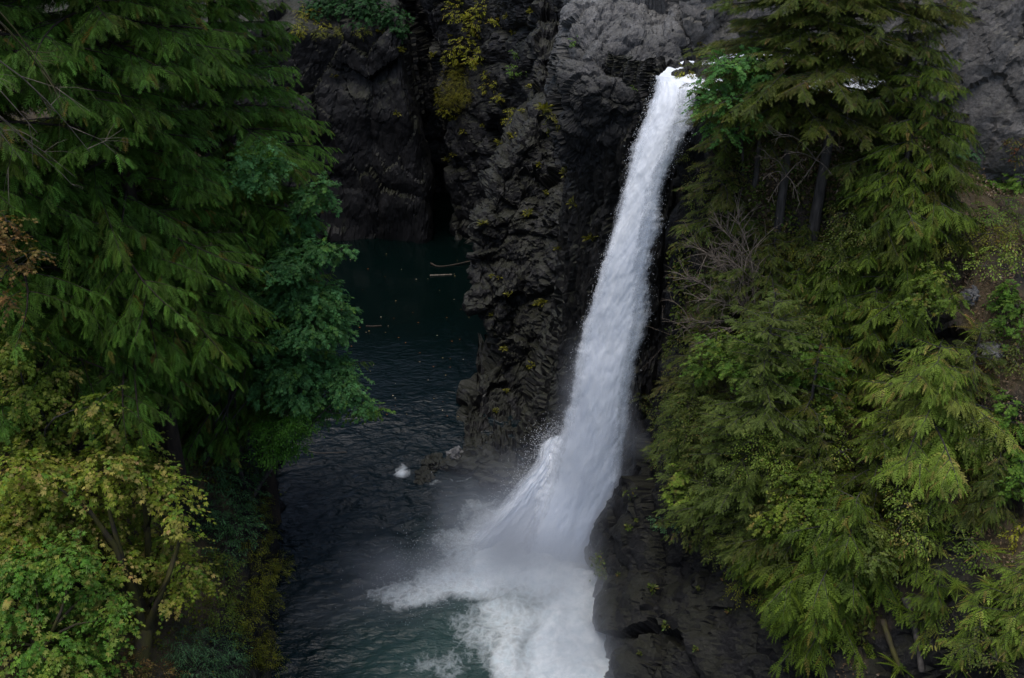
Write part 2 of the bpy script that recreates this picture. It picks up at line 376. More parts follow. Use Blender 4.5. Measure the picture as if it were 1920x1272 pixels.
# pale mound of rock above the lip
md = []
for rowp, Y in ((330, 54.2), (255, 52.6), (205, 51.5), (165, 52.0), (130, 53.2), (85, 54.4), (40, 56), (0, 58), (-60, 60.5), (-160, 65)):
    md.append([at(1046, rowp - 25, Y + 8), at(1066, rowp - 15, Y + 2.2), at(1110, rowp - 15, Y + .6), at(1170, rowp + 2, Y), at(1225, rowp - 5, Y + .3), at(1272, rowp - 25, Y + 1.2), at(1300, rowp - 38, Y + 3.4), at(1306, rowp - 38, Y + 9)])
rock_sheet('rock_mound', md, 170, 160, 'mound', soil=lambda P: np.clip((P[:, 2] - 25.4 + .9 * fbm(P * .5, 3, 6)) / 4.5, 0, 1),  amps=((2.8, .65), (1.0, .22), (.35, .07)), seed=57)
# rocks across the river behind the trees
rock_sheet('river_far_wall', [[W(7.2, 64, z), W(8.9 + k * .1, 55.0 + k, z), W(11.5, 55.4 + k, z), W(15, 57.2 + k, z), W(20, 59 + k, z), W(30, 65 + k, z), W(48, 72 + k, z)]
           for z, k in ((25, 0), (27.5, .2), (30, 1.2), (34, 2.5), (40, 5), (50, 9))], 150, 90, 'greycliff', amps=((3.2, .8), (1.1, .3), (.4, .08)), seed=63)

def soil_right(P):
    x, y, z = P.T
    base = 6.6 - np.clip((x - 11.5) * 1.1, 0, 5)
    return np.clip((z - base - 1.5) / 4, 0, 1) * np.clip((x - 7.6 + .8 * fbm(P * .3, 3, 9)) / 2.5, 0, 1) * (.72 + .5 * fbm(P * .25, 3, 4))
RB = [
 [(12.5, 51, -3), (7.2, 48.6, -3), (4.5, 45.4, -3), (4.7, 41, -3), (5.2, 35.5, -3), (9, 28, -3), (16, 20, -3), (20, 3, -3)],
 [(12.5, 51, 0), (7.2, 48.4, 0), (4.45, 45.2, 0), (4.7, 41, 0), (5.3, 35.5, 0), (9.6, 28, 0), (16.6, 20, 0), (20, 3, 0)],
 [(12.5, 51, 2.6), (7.2, 48.3, 2.6), (4.6, 45.2, 2.2), (5.2, 41, 2.5), (6.3, 35.6, 2.5), (11, 28, 2.6), (18, 20, 2.6), (22, 3, 3)],
 [(12.5, 51, 6.5), (8.2, 48.5, 6.5), (6.5, 45.3, 6.6), (7.6, 40.6, 6.2), (9.8, 35.8, 5.6), (13.5, 28.8, 6.5), (20, 21, 8), (25, 3, 8)],
 [(12.8, 51, 11), (8.6, 48.5, 11), (7.4, 45.6, 11.3), (9.4, 41, 10.8), (12.6, 36.2, 10), (16, 29.5, 11), (22, 22, 13), (27, 3, 14)],
 [(13, 51, 16), (9, 48.5, 16), (7.9, 46, 16), (10.8, 42, 15.6), (14.8, 37.6, 15), (19, 31.4, 16), (25, 24, 18), (31, 3, 20)],
 [(13, 51, 20.5), (9.3, 48.6, 20.5), (8.2, 46.4, 20.5), (11.6, 42.8, 20.2), (16, 39.2, 19.6), (21, 34.5, 20.6), (28, 27, 23), (35, 3, 26)],
 [(13.5, 51, 24.2), (9.5, 48.8, 24.2), (8.6, 46.8, 24.5), (12, 43.4, 24.3), (16.6, 41, 23.8), (22, 38.5, 22.6), (30, 31, 25), (39, 3, 31)],
 [(14, 50.5, 26.2), (10.2, 48.6, 26.2), (9.4, 46.9, 26.6), (12.4, 44.3, 26.9), (17, 42.6, 26.3), (23, 41.5, 23.6), (32, 36, 26), (43, 3, 36)],
 [(16, 50, 26.0), (13, 49, 26.1), (12.5, 48.2, 26.2), (14, 46.8, 26.4), (18.5, 45.4, 26.2), (25, 46, 23.8), (36, 41, 26.5), (50, 3, 40)],
]
rock_sheet('right_bank', RB, 300, 240, 'bank', amps=((3.6, .85), (1.5, .24), (.5, .06)), fb=.7, squash=(1, .8, .75), seed=71, soil=soil_right)
# bare grey cliff at the upper right
rock_sheet('grey_cliff', [[W(18.3 + q, 56, z), W(17.6 + q, 48 + k, z), W(18.6 + q, 45.0 + k, z), W(22, 43.2 + k, z), W(27, 41.0 + k, z), W(36, 37 + k, z), W(50, 30 + k, z)]
           for z, k, q in ((21, -.4, .4), (24, 0, 0), (27, .2, 0), (30, 1.0, .2), (33, 1.6, .6), (37, 3, 1.2), (44, 6, 3))], 190, 130, 'greycliff', amps=((5.0, .8), (1.7, .14), (.5, .045)), squash=(1, 1, .7), seed=83)

def soil_left(P):
    x, y, z = P.T
    return np.clip((z - 2.2) / 4, 0, 1) * (.75 + .5 * fbm(P * .25, 3, 14))
foot = [(-13, -8), (-11.5, 14), (-10.9, 28), (-11.6, 36.6), (-12.4, 42), (-13.9, 47.5), (-15.6, 53.5), (-16.8, 60), (-18.5, 70), (-20.5, 82), (-25, 95)]
prof = [(-3, .3, 0), (0, 0, 0), (2.5, -.9, .2), (5, -2.0, .4), (8, -4.4, .5), (12, -8.5, .6), (16, -13, .8), (22, -19, 1), (29, -27, 1), (37, -40, 1), (42, -60, 1)]
LB = [[(fx + off, fy + dy, z) for fx, fy in foot][::-1] for z, off, dy in prof]
LB = [r[::-1] for r in LB]
rock_sheet('left_bank', LB, 300, 200, 'bank', amps=((3.4, .65), (1.2, .25), (.4, .07)), fb=.7, seed=91, soil=soil_left)

# plateau all round, out to the horizon
gx = np.unique(np.concatenate([np.linspace(-900, -80, 12), np.linspace(-80, 80, 54), np.linspace(80, 900, 12)]))
gy = np.unique(np.concatenate([np.linspace(-900, -60, 12), np.linspace(-60, 130, 64), np.linspace(130, 900, 12)]))
X, Yg = np.meshgrid(gx, gy)
dist = np.maximum.reduce([-44 - X, X - 46, Yg - 106])
Z = -8 + np.clip(dist * 2.6, 0, np.where(Yg > 100, 34, 47))
Pg = np.stack([X, Yg, Z], -1).reshape(-1, 3)
Pg[:, 2] += np.where(Pg[:, 2] > 5, 3 * fbm(Pg * .03, 3, 2), 0)
M['forest_floor'] = plain_mat('forest_floor', (.02, .028, .01), .9, .6, (.045, .04, .02))
tag(obj('terrain', make_mesh('terrain', Pg, grid_faces(len(gy), len(gx)), M['forest_floor'], smooth=True)), None, None, None, 'structure')

# ------------------------------------------------------------------ pool
def seg_d(P2, a, b):
    a, b = np.array(a), np.array(b); ab = b - a
    t = np.clip(((P2 - a) @ ab) / (ab @ ab), 0, 1)
    return np.linalg.norm(P2 - (a + t[:, None] * ab), axis=1), t

px_ = np.unique(np.concatenate([np.linspace(-48, -20, 45), np.linspace(-20, 9, 190)]))
py_ = np.unique(np.concatenate([np.linspace(0, 32, 30), np.linspace(32, 62, 190), np.linspace(62, 108, 90)]))
X, Yp = np.meshgrid(px_, py_); P2 = np.stack([X.ravel(), Yp.ravel()], -1)
P3 = np.concatenate([P2, np.zeros((len(P2), 1))], 1)
wb = np.stack([fbm(P3 * .35, 3, 5), fbm(P3 * .35, 3, 6)], -1)
Q = P2 + wb * .9
g2 = lambda px, py: at_z(px, py)[:2]
def blob(px, py, rx, ry):
    c = g2(px, py); return np.clip(1.25 - np.sqrt(((Q[:, 0] - c[0]) / rx) ** 2 + ((Q[:, 1] - c[1]) / ry) ** 2), 0, 1)
def stroke(a, b, w0, w1, v0, v1):
    d, t = seg_d(Q, g2(*a), g2(*b)); w = w0 + (w1 - w0) * t
    return np.clip(1.3 - d / w, 0, 1) * (v0 + (v1 - v0) * t)
foam = np.maximum.reduce([blob(985, 1040, 5.2, 5.6) * 1.3, stroke((1070, 1080), (1090, 1330), 2.6, 2.6, 1.2, 1.2), stroke((960, 1075), (690, 1122), 2.6, 1.4, 1.05, .44),
                          blob(960, 1180, 3.6, 3.8) * .74, stroke((930, 1150), (1000, 1290), 1.3, 1.6, .72, .8), blob(840, 1245, 3.0, 1.6) * .45,
                          blob(768, 884, .7, 1.1) * .8, stroke((810, 903), (900, 890), .25, .3, .36, .44), blob(960, 965, 3.2, 3) * .55])
teal = np.clip(blob(880, 1225, 7, 5) * .95 + blob(1000, 1060, 6.5, 6) * .6, 0, 1)
dc = np.linalg.norm(P2 - np.array([2.0, 44]), axis=1)
chop = np.clip(1.05 - (dc - 12) / 23, .04, 1)
chop = chop * np.clip(1.0 + .5 * fbm(P3 * .12, 3, 8), .3, 1.4)
rot = np.stack([P3[:, 0] * .88 + P3[:, 1] * .47, (-P3[:, 0] * .47 + P3[:, 1] * .88) * 1.9, P3[:, 2]], -1)
Zp = .145 * chop * (.6 * fbm(rot * .5, 3, 31) + fbm(rot * .95, 3, 35)) + np.clip(foam - .45, 0, 1) * (.35 + .5 * fbm(P3 * .6, 4, 77)) + 1.0 * np.exp(-((P2[:, 0] - 2.4) ** 2 + (P2[:, 1] - 45) ** 2) / 9)
P3[:, 2] = Zp
tag(obj('pool', make_mesh('pool', P3, grid_faces(len(py_), len(px_)), M['pool'], attrs={'foam': foam, 'teal': teal, 'chop': np.clip(chop * 1.1, .04, 1)}, smooth=True)),
    'dark green plunge pool with white foam under the waterfall', None, None, 'structure')

# ------------------------------------------------------------------ river above the lip
rv = [[(6.9, 48.6, 27.1), (7.75, 47.4, 27.1), (8.7, 46.3, 27.1)], [(7.9, 51.0, 27.05), (9.3, 48.4, 27.0), (10.9, 45.2, 27.0)], [(10, 53.6, 26.85), (12, 50, 26.85), (14, 45.9, 26.85)],
      [(14, 55.8, 26.8), (16, 52, 26.8), (17.8, 48.4, 26.8)], [(19, 57.8, 26.8), (19.6, 55, 26.8), (19.8, 51.5, 26.8)], [(32, 65, 26.9), (33, 61, 26.9), (34, 56, 26.9)]]
G = catmull(catmull(np.array(rv, float), 130, 0), 60, 1); nv, nu = G.shape[:2]; P = G.reshape(-1, 3).copy()
P[:, 2] += .16 * fbm(P * np.array([.8, .8, 1]), 4, 3)
ju, jv = np.meshgrid(np.linspace(0, 5, nu), np.linspace(0, 34, nv))
tag(obj('river', make_mesh('river', P, grid_faces(nv, nu), M['river'], attrs={'fu': ju.ravel(), 'fv': jv.ravel(), 'thin': np.zeros(nu * nv)}, smooth=True)), 'white river running to the lip of the fall', None, None, 'structure')

# ------------------------------------------------------------------ waterfall
fall = empty('waterfall', (5.0, 45.3, 0), 'tall white waterfall plunging from the rock lip into the dark green pool', 'waterfall')
FO = np.array([5.0, 45.3, 0])
tab = [  # row, left px, right px, Y left, Y right
 (None, (6.9, 48.6, 27.12), (8.7, 46.3, 27.12)),
 (178, 1226, 1308, 48.0, 46.0), (200, 1217, 1307, 47.6, 45.8), (240, 1203, 1298, 47.2, 45.6), (285, 1188, 1277, 46.9, 45.5), (350, 1168, 1256, 46.7, 45.4), (420, 1146, 1240, 46.5, 45.3), (500, 1120, 1225, 46.3, 45.3),
 (600, 1090, 1216, 46.2, 45.2), (700, 1072, 1196, 46.1, 45.1), (800, 1050, 1184, 46.0, 45.1), (900, 1022, 1174, 45.9, 45.0), (1000, 985, 1140, 45.6, 44.9), (1085, 950, 1120, 45.3, 44.6)]
Lp = np.array([t[1] if t[0] is None else at(t[1], t[0], t[3]) for t in tab]); Rp = np.array([t[2] if t[0] is None else at(t[2], t[0], t[4]) for t in tab])
def fall_sheet(nu, nv, bulge, amp, widen, seed, mat, name, thin_edge, parent, t0=0.0, t1=1.0):
    C = np.stack([Lp, Rp], 1)
    C = catmull(C, 400, 0)
    i0, i1 = int(t0 * 399), int(t1 * 399) + 1
    idx = np.linspace(i0, i1 - 1, nv); lo = np.floor(idx).astype(int); fr = (idx - lo)[:, None]; hi = np.minimum(lo + 1, 399)
    L = C[lo, 0] * (1 - fr) + C[hi, 0] * fr; Rr = C[lo, 1] * (1 - fr) + C[hi, 1] * fr
    ax = Rr - L; wd = np.linalg.norm(ax, axis=1); mid = (L + Rr) / 2
    s = np.concatenate([[0], np.cumsum(np.linalg.norm(np.diff(mid, axis=0), axis=1))])
    u = np.linspace(0, 1, nu)
    zz = np.zeros(nv)
    eL = .34 * fbm(np.stack([s * .55, zz, zz], -1), 5, seed + 1, .65); eR = .22 * fbm(np.stack([s * .55, zz + 9, zz], -1), 5, seed + 2, .65)
    a = ax / wd[:, None]
    L2 = L - a * widen; R2 = Rr + a * widen
    P = L2[:, None, :] * (1 - u)[None, :, None] + R2[:, None, :] * u[None, :, None]
    P = P - a[:, None, :] * (eL[:, None] * np.exp(-u[None, :] * wd[:, None] / .4))[:, :, None] + a[:, None, :] * (eR[:, None] * np.exp(-(1 - u[None, :]) * wd[:, None] / .4))[:, :, None]
    flow = np.gradient(mid, axis=0); flow /= np.linalg.norm(flow, axis=1, keepdims=True)
    nr = np.cross(a, -flow); nr /= np.linalg.norm(nr, axis=1, keepdims=True)
    nr[nr[:, 2] < -.2] *= -1
    FU = u[None, :] * wd[:, None]; FV = np.repeat(s[:, None], nu, 1)
    q = np.stack([FU.ravel(), FV.ravel() * .36, np.zeros(nu * nv)], -1)
    d = amp * (fbm(q * .7, 3, seed + 3, .5) + .14 * fbm(q * 5.5, 3, seed + 4, .6)).reshape(nv, nu) + bulge * np.sin(np.pi * u)[None, :] ** .6 * np.clip(.35 + s / 14, 0, 1)[:, None]
    P = P + nr[:, None, :] * d[:, :, None]
    e = np.clip(1 - np.minimum(u, 1 - u) * wd[:, None] / thin_edge, 0, 1) * .85
    me = make_mesh(name, P.reshape(-1, 3) - FO, grid_faces(nv, nu), M[mat], attrs={'fu': FU.ravel(), 'fv': FV.ravel(), 'thin': e.ravel()}, smooth=True)
    obj(name, me, parent)
    return P, nr, s
PF, NF, SF = fall_sheet(110, 520, .75, .10, -.05, 101, 'fall', 'water_column', .95, fall)
fall_sheet(110, 420, 1.0, .16, .20, 131, 'veil', 'spray_veil', 1.1, fall, .04, 1.0)

# cascade thrown off the ledge at the left foot
ct = [(815, 1030, 1066, 48.6, 47.6), (835, 1012, 1075, 48.3, 47.2), (870, 1000, 1080, 48.0, 46.9), (910, 965, 1080, 47.8, 46.6), (950, 935, 1080, 47.4, 46.2), (1000, 885, 1070, 46.9, 45.8), (1035, 850, 1060, 46.6, 45.4), (1065, 835, 1050, 46, 45)]
CL = np.array([at(c[1], c[0], c[3]) for c in ct]); CR = np.array([at(c[2], c[0], c[4]) for c in ct])
G = catmull(catmull(np.stack([CL, (CL + CR) / 2 + np.array([0, -.5, .25]), CR], 1), 150, 0), 130, 1); nv, nu = G.shape[:2]; P = G.reshape(-1, 3)
fuv = np.stack([np.repeat(np.linspace(0, 6, nu)[None], nv, 0).ravel(), np.repeat(np.linspace(0, 9, nv)[:, None], nu, 1).ravel() * .4, np.zeros(nu * nv)], -1)
dd = .4 * fbm(fuv * .8, 5, 55, .62)
P = P + dd[:, None] * np.array([-.1, -.75, .5])
uu = np.repeat(np.linspace(0, 1, nu)[None], nv, 0).ravel(); vv = np.repeat(np.linspace(0, 1, nv)[:, None], nu, 1).ravel()
thn = np.clip(1 - uu / .55, 0, 1) * .72 + np.clip(1 - vv / .1, 0, 1) * .4 + np.clip((vv - .72) / .28, 0, 1) * .75
obj('side_cascade', make_mesh('side_cascade', P - FO, grid_faces(nv, nu), M['cascade'], attrs={'fu': fuv[:, 0], 'fv': fuv[:, 1] / .4, 'thin': thn}, smooth=True), fall)

# loose drops round the edges and over the splash
oc = np.array([[1, 0, 0], [-1, 0, 0], [0, 1, 0], [0, -1, 0], [0, 0, 1], [0, 0, -1]], float)
of = np.array([[0, 2, 4], [2, 1, 4], [1, 3, 4], [3, 0, 4], [2, 0, 5], [1, 2, 5], [3, 1, 5], [0, 3, 5]])
pts, rad = [], []
n = 2200
iv = (rng.random(n) ** .8 * (PF.shape[0] - 1)).astype(int); side = rng.random(n) < .80
edge = np.where(side[:, None], PF[iv, 0], PF[iv, -1])
mid_ = PF[iv, PF.shape[1] // 2]
outd = edge - mid_; outd /= np.linalg.norm(outd, axis=1, keepdims=True)
pts.append(edge + outd * (rng.exponential(.075, n) - .10)[:, None] * (.35 + SF[iv] / 20)[:, None] + rng.normal(0, .12, (n, 3))); rad.append(rng.uniform(.004, .015, n))
n = 11000
k = rng.integers(0, len(P), n); k = k[(thn[k] > .15) | (rng.random(n) < .35)]
pts.append(P[k] + rng.normal(0, 1, (len(k), 3)) * np.array([.45, .4, .45]) + np.array([-.15, -.1, .2])); rad.append(rng.uniform(.005, .018, len(k)))
n = 9000
c = np.array([at_z(960, 1060), at_z(880, 1060), at_z(1040, 1040), at_z(800, 1110), at_z(1060, 1130)])[rng.integers(0, 5, n)]
pts.append(c + rng.normal(0, 1, (n, 3)) * np.array([1.6, 1.3, .0]) + np.stack([np.zeros(n), np.zeros(n), rng.exponential(.75, n)], -1)); rad.append(rng.uniform(.004, .015, n))
D = np.concatenate(pts); rd = np.concatenate(rad)
DV = (oc[None] * rd[:, None, None] * np.array([1, 1, 1.7]) + D[:, None] - FO).reshape(-1, 3)
DF = (of[None] + (np.arange(len(D)) * 6)[:, None, None]).reshape(-1, 3)
tag(obj('drops', make_mesh('drops', DV, DF, M['drop']), fall), kind='stuff')

# mist: a closed box of air, thick where the water lands
def mist():
    m, nt, nd, lk = new_mat('mist_air')
    out = N(nd, 'ShaderNodeOutputMaterial'); pv = N(nd, 'ShaderNodeVolumePrincipled'); lk.new(pv.outputs[0], out.inputs['Volume'])
    pv.inputs['Color'].default_value = (.82, .88, .97, 1)
    pv.inputs['Anisotropy'].default_value = .1
    tc = N(nd, 'ShaderNodeTexCoord')
    nz = N(nd, 'ShaderNodeTexNoise'); nz.inputs['Scale'].default_value = .33; nz.inputs['Detail'].default_value = 4; lk.new(tc.outputs['Object'], nz.inputs['Vector'])
    wv = N(nd, 'ShaderNodeVectorMath', operation='MULTIPLY_ADD'); lk.new(nz.outputs['Color'], wv.inputs[0]); wv.inputs[1].default_value = (4, 4, 3); 
    sub = N(nd, 'ShaderNodeVectorMath', operation='SUBTRACT'); lk.new(tc.outputs['Object'], sub.inputs[0]); sub.inputs[1].default_value = (2, 2, 1.5); lk.new(sub.outputs[0], wv.inputs[2])
    tot = None
    for c, r, dens in MIST:
        s = N(nd, 'ShaderNodeVectorMath', operation='SUBTRACT'); lk.new(wv.outputs[0], s.inputs[0]); s.inputs[1].default_value = c
        dv = N(nd, 'ShaderNodeVectorMath', operation='DIVIDE'); lk.new(s.outputs[0], dv.inputs[0]); dv.inputs[1].default_value = r
        ln = N(nd, 'ShaderNodeVectorMath', operation='LENGTH'); lk.new(dv.outputs[0], ln.inputs[0])
        mr = N(nd, 'ShaderNodeMapRange', interpolation_type='SMOOTHSTEP'); mr.inputs['From Min'].default_value = 1; mr.inputs['From Max'].default_value = 0; mr.inputs['To Max'].default_value = dens
        lk.new(ln.outputs['Value'], mr.inputs['Value'])
        tot = mr.outputs[0] if tot is None else math_n(nd, lk, 'ADD', tot, mr.outputs[0])
    lk.new(tot, pv.inputs['Density'])
    return m
MIST = [((2.2, 44.6, 1.0), (8.5, 5.0, 5.2), .30), ((1.2, 45.0, 1.0), (5.0, 3.6, 3.6), .50), ((-3.5, 43.6, .3), (8.5, 3.4, 2.6), .24), ((3.2, 38, .5), (4.2, 8, 4.5), .22), ((4.3, 44.9, 6.5), (3.0, 2.8, 11), .30), ((.5, 46.5, 2.5), (6.5, 4, 6), .10), ((-8, 41.0, .3), (7, 3.0, 1.6), .07), ((-1, 43, 2), (11, 7, 6), .004)]
lo, hi = np.array([-19, 28, -.9]), np.array([14, 57, 19.0])
bx = np.array([[x, y, z] for z in (lo[2], hi[2]) for x, y in ((lo[0], lo[1]), (hi[0], lo[1]), (hi[0], hi[1]), (lo[0], hi[1]))])
mo = obj('mist', make_mesh('mist', bx, np.array([[0, 3, 2, 1], [4, 5, 6, 7], [0, 1, 5, 4], [1, 2, 6, 5], [2, 3, 7, 6], [3, 0, 4, 7]]), mist()))
tag(mo, 'pale mist drifting over the foot of the waterfall', 'mist', None, 'stuff')

# ------------------------------------------------------------------ plant kit
def project(P):
    P = np.atleast_2d(P) - np.array([0, 0, CAM_Z])
    dep = P[:, 1] * cp - P[:, 2] * sp
    up = P[:, 1] * sp + P[:, 2] * cp
    dep_ = np.where(dep > .5, dep, 1e9)
    return 960 + P[:, 0] / dep_ * FPX, 636 - up / dep_ * FPX, dep

_allv = np.concatenate([v.reshape(-1, 3) for v in SHEETS.values()]); _pj = project(_allv)
def on_px(px, py, rad=9):
    """the rock surface that shows at a photo pixel"""
    d2 = (_pj[0] - px) ** 2 + (_pj[1] - py) ** 2
    k = np.where((d2 < rad * rad) & (_pj[2] > 1))[0]
    if not len(k): return on_px(px, py, rad * 2)
    near = _pj[2][k]; m = near.min()
    k = k[near < m + 1.2]
    return _allv[k[np.argmin(d2[k])]].copy()

def nrmz(v): return v / (np.linalg.norm(v, axis=-1, keepdims=True) + 1e-9)
def frames(d, up):
    x = nrmz(d); y = nrmz(np.cross(up, x)); z = np.cross(x, y)
    return np.stack([x, y, z], -1)          # columns are the axes

class Leaves:
    def __init__(s): s.V, s.F, s.C, s.n = [], [], [], 0
    def add(s, T, pos, d, up, size, col):
        tv, tf = T; n = len(pos)
        if n == 0: return
        Rm = frames(d, up)
        V = np.einsum('nij,kj->nki', Rm, tv) * np.asarray(size).reshape(-1, 1, 1) + pos[:, None]
        s.V.append(V.reshape(-1, 3)); s.C.append(np.repeat(col, len(tv), 0))
        s.F.append((tf[None] + (np.arange(n) * len(tv))[:, None, None]).reshape(-1, tf.shape[1]) + s.n); s.n += n * len(tv)
    def mesh(s, name, mat):
        byk = {}
        for f in s.F: byk.setdefault(f.shape[1], []).append(f)
        return make_mesh(name, np.concatenate(s.V), [np.concatenate(v) for v in byk.values()], mat, col=np.concatenate(s.C))

class Wood:
    def __init__(s): s.V, s.F, s.n = [], [], 0
    def tube(s, pts, r, k=6):
        pts = np.asarray(pts, float); r = np.broadcast_to(np.asarray(r, float), (len(pts),))
        t = nrmz(np.gradient(pts, axis=0)); ref = np.where(np.abs(t[:, 2:]) > .9, np.array([[1., 0, 0]]), np.array([[0, 0, 1.]]))
        a = nrmz(np.cross(t, ref)); b = np.cross(t, a); th = np.linspace(0, 2 * np.pi, k, endpoint=False)
        ring = pts[:, None] + (a[:, None] * np.cos(th)[None, :, None] + b[:, None] * np.sin(th)[None, :, None]) * r[:, None, None]
        m = len(pts); i = np.arange(m * k).reshape(m, k); j = np.roll(i, -1, 1)
        s.V.append(ring.reshape(-1, 3)); s.F.append(np.stack([i[:-1], j[:-1], j[1:], i[1:]], -1).reshape(-1, 4) + s.n); s.n += m * k
    def mesh(s, name, mat): return make_mesh(name, np.concatenate(s.V), np.concatenate(s.F), mat, smooth=True)

def quads(L):
    V, F = [], []
    for q in L:
        F.append([len(V) + i for i in range(4)]); V += q
    return np.array(V, float), np.array(F)

def comb(n, ln, wid, ang, droop, sag, taper=.75):
    """flat spray: an axis with leaflets both sides, hanging a little"""
    L = []
    ax = lambda x: (x, 0, -sag * x * x)
    for i in range(n):
        x = .06 + .9 * i / n; l = ln * (1 - taper * x) * (1 + .12 * math.sin(i * 2.3)); w = wid * (1 - .4 * x)
        for sgn in (-1, 1):
            c, s_ = math.cos(ang), math.sin(ang) * sgn
            b = ax(x); m = (b[0] + c * l * .45, s_ * l * .45, b[2] - droop * l * .25); tp = (b[0] + c * l, s_ * l, b[2] - droop * l)
            L.append([b, (m[0] + w * s_ * sgn, m[1] - w * c * sgn, m[2]), tp, (m[0] - w * s_ * sgn, m[1] + w * c * sgn, m[2])])
    b = ax(.55); L.append([b, (.8, -wid, ax(.8)[2]), ax(1.05), (.8, wid, ax(.8)[2])])
    L.append([(0, -.008, 0), ax(.5), ax(.9), (0, .008, 0)])
    return quads(L)
T_CEDAR = comb(8, .30, .036, R(47), .26, .30, .5)
T_CEDAR_L = comb(6, .24, .042, R(42), .22, .28, .45)
T_FIR = comb(7, .30, .034, R(52), .12, .14, .6)
T_FERN = comb(13, .20, .020, R(72), .25, .55, .8)
def leaf5():
    L = []
    for a, l in ((-78, .55), (-38, .85), (0, 1), (38, .85), (78, .55)):
        a = R(a); d = (math.cos(a), math.sin(a)); w = .2 * l
        m = (d[0] * l * .55, d[1] * l * .55)
        L.append([(0, 0, 0), (m[0] + w * d[1], m[1] - w * d[0], .04), (d[0] * l, d[1] * l, -.14 * l), (m[0] - w * d[1], m[1] + w * d[0], .04)])
    return quads(L)
T_MAPLE = leaf5()
T_OVAL = quads([[(0, 0, 0), (.5, -.28, .05), (1, 0, -.12), (.5, .28, .05)]])
T_NARROW = quads([[(0, 0, 0), (.5, -.09, .05), (1, 0, -.25), (.5, .09, .05)]])

def pal(n, stops, jit=.22, w=None, g=rng):
    """colours drawn from a plant's own range of leaf colours"""
    S = np.array([s_ for s_ in stops]); k = g.choice(len(S), n, p=w)
    f = g.random((n, 1)) * .5; k2 = g.choice(len(S), n, p=w)
    return 1.12 * (S[k] * (1 - f) + S[k2] * f) * (1 + jit * g.standard_normal((n, 1))).clip(.4, 1.8)

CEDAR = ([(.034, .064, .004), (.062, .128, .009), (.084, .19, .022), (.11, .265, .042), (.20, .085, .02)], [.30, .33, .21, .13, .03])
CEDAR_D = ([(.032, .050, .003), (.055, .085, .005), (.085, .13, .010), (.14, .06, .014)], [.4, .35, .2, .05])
OLIVE = ([(.034, .050, .006), (.070, .095, .012), (.115, .145, .022), (.060, .12, .022), (.19, .11, .05)], [.32, .30, .2, .12, .06])
FIRG = ([(.045, .072, .011), (.08, .122, .02), (.12, .17, .035), (.16, .19, .04)], [.3, .35, .25, .1])
YCED = ([(.085, .14, .015), (.14, .22, .026), (.21, .29, .045), (.34, .21, .08)], [.28, .36, .28, .08])
RCED = ([(.044, .080, .008), (.082, .138, .012), (.135, .20, .022), (.19, .11, .03)], [.33, .36, .25, .06])
VINE = ([(.036, .10, .022), (.058, .16, .045), (.088, .235, .08), (.10, .20, .026)], [.32, .36, .22, .1])
BRIGHT = ([(.035, .11, .010), (.055, .16, .014), (.08, .20, .02)], [.4, .4, .2])
YMAPLE = ([(.09, .15, .012), (.17, .23, .02), (.28, .30, .035), (.50, .37, .13), (.42, .24, .12), (.08, .20, .025)], [.25, .27, .22, .09, .05, .12])
GMAPLE = ([(.05, .13, .014), (.08, .20, .024), (.13, .25, .03), (.20, .22, .03), (.38, .27, .09)], [.28, .32, .2, .15, .05])
MIXMAPLE = ([(.07, .12, .01), (.12, .18, .016), (.20, .25, .03), (.42, .28, .10)], [.35, .35, .22, .08])
ORANGE = ([(.14, .07, .02), (.26, .15, .05), (.09, .11, .015), (.34, .25, .09)], [.3, .25, .33, .12])
DARKSH = ([(.032, .085, .028), (.05, .13, .045), (.075, .18, .065)], [.4, .4, .2])
MOSSY = ([(.075, .085, .006), (.12, .13, .008), (.18, .18, .014), (.06, .10, .012)], [.35, .35, .15, .15])
YSHRUB = ([(.12, .14, .006), (.19, .205, .008), (.27, .27, .02), (.18, .10, .01)], [.35, .35, .2, .1])
TEALSH = ([(.04, .10, .04), (.06, .14, .065), (.085, .19, .06)], [.4, .4, .2])
LIME = ([(.05, .12, .012), (.085, .18, .02), (.14, .22, .03)], [.35, .4, .25])
LIPM = ([(.05, .15, .035), (.075, .20, .05), (.12, .24, .045)], [.35, .4, .25])
TUFT = ([(.07, .075, .006), (.11, .11, .01), (.17, .16, .02)], [.4, .4, .2])

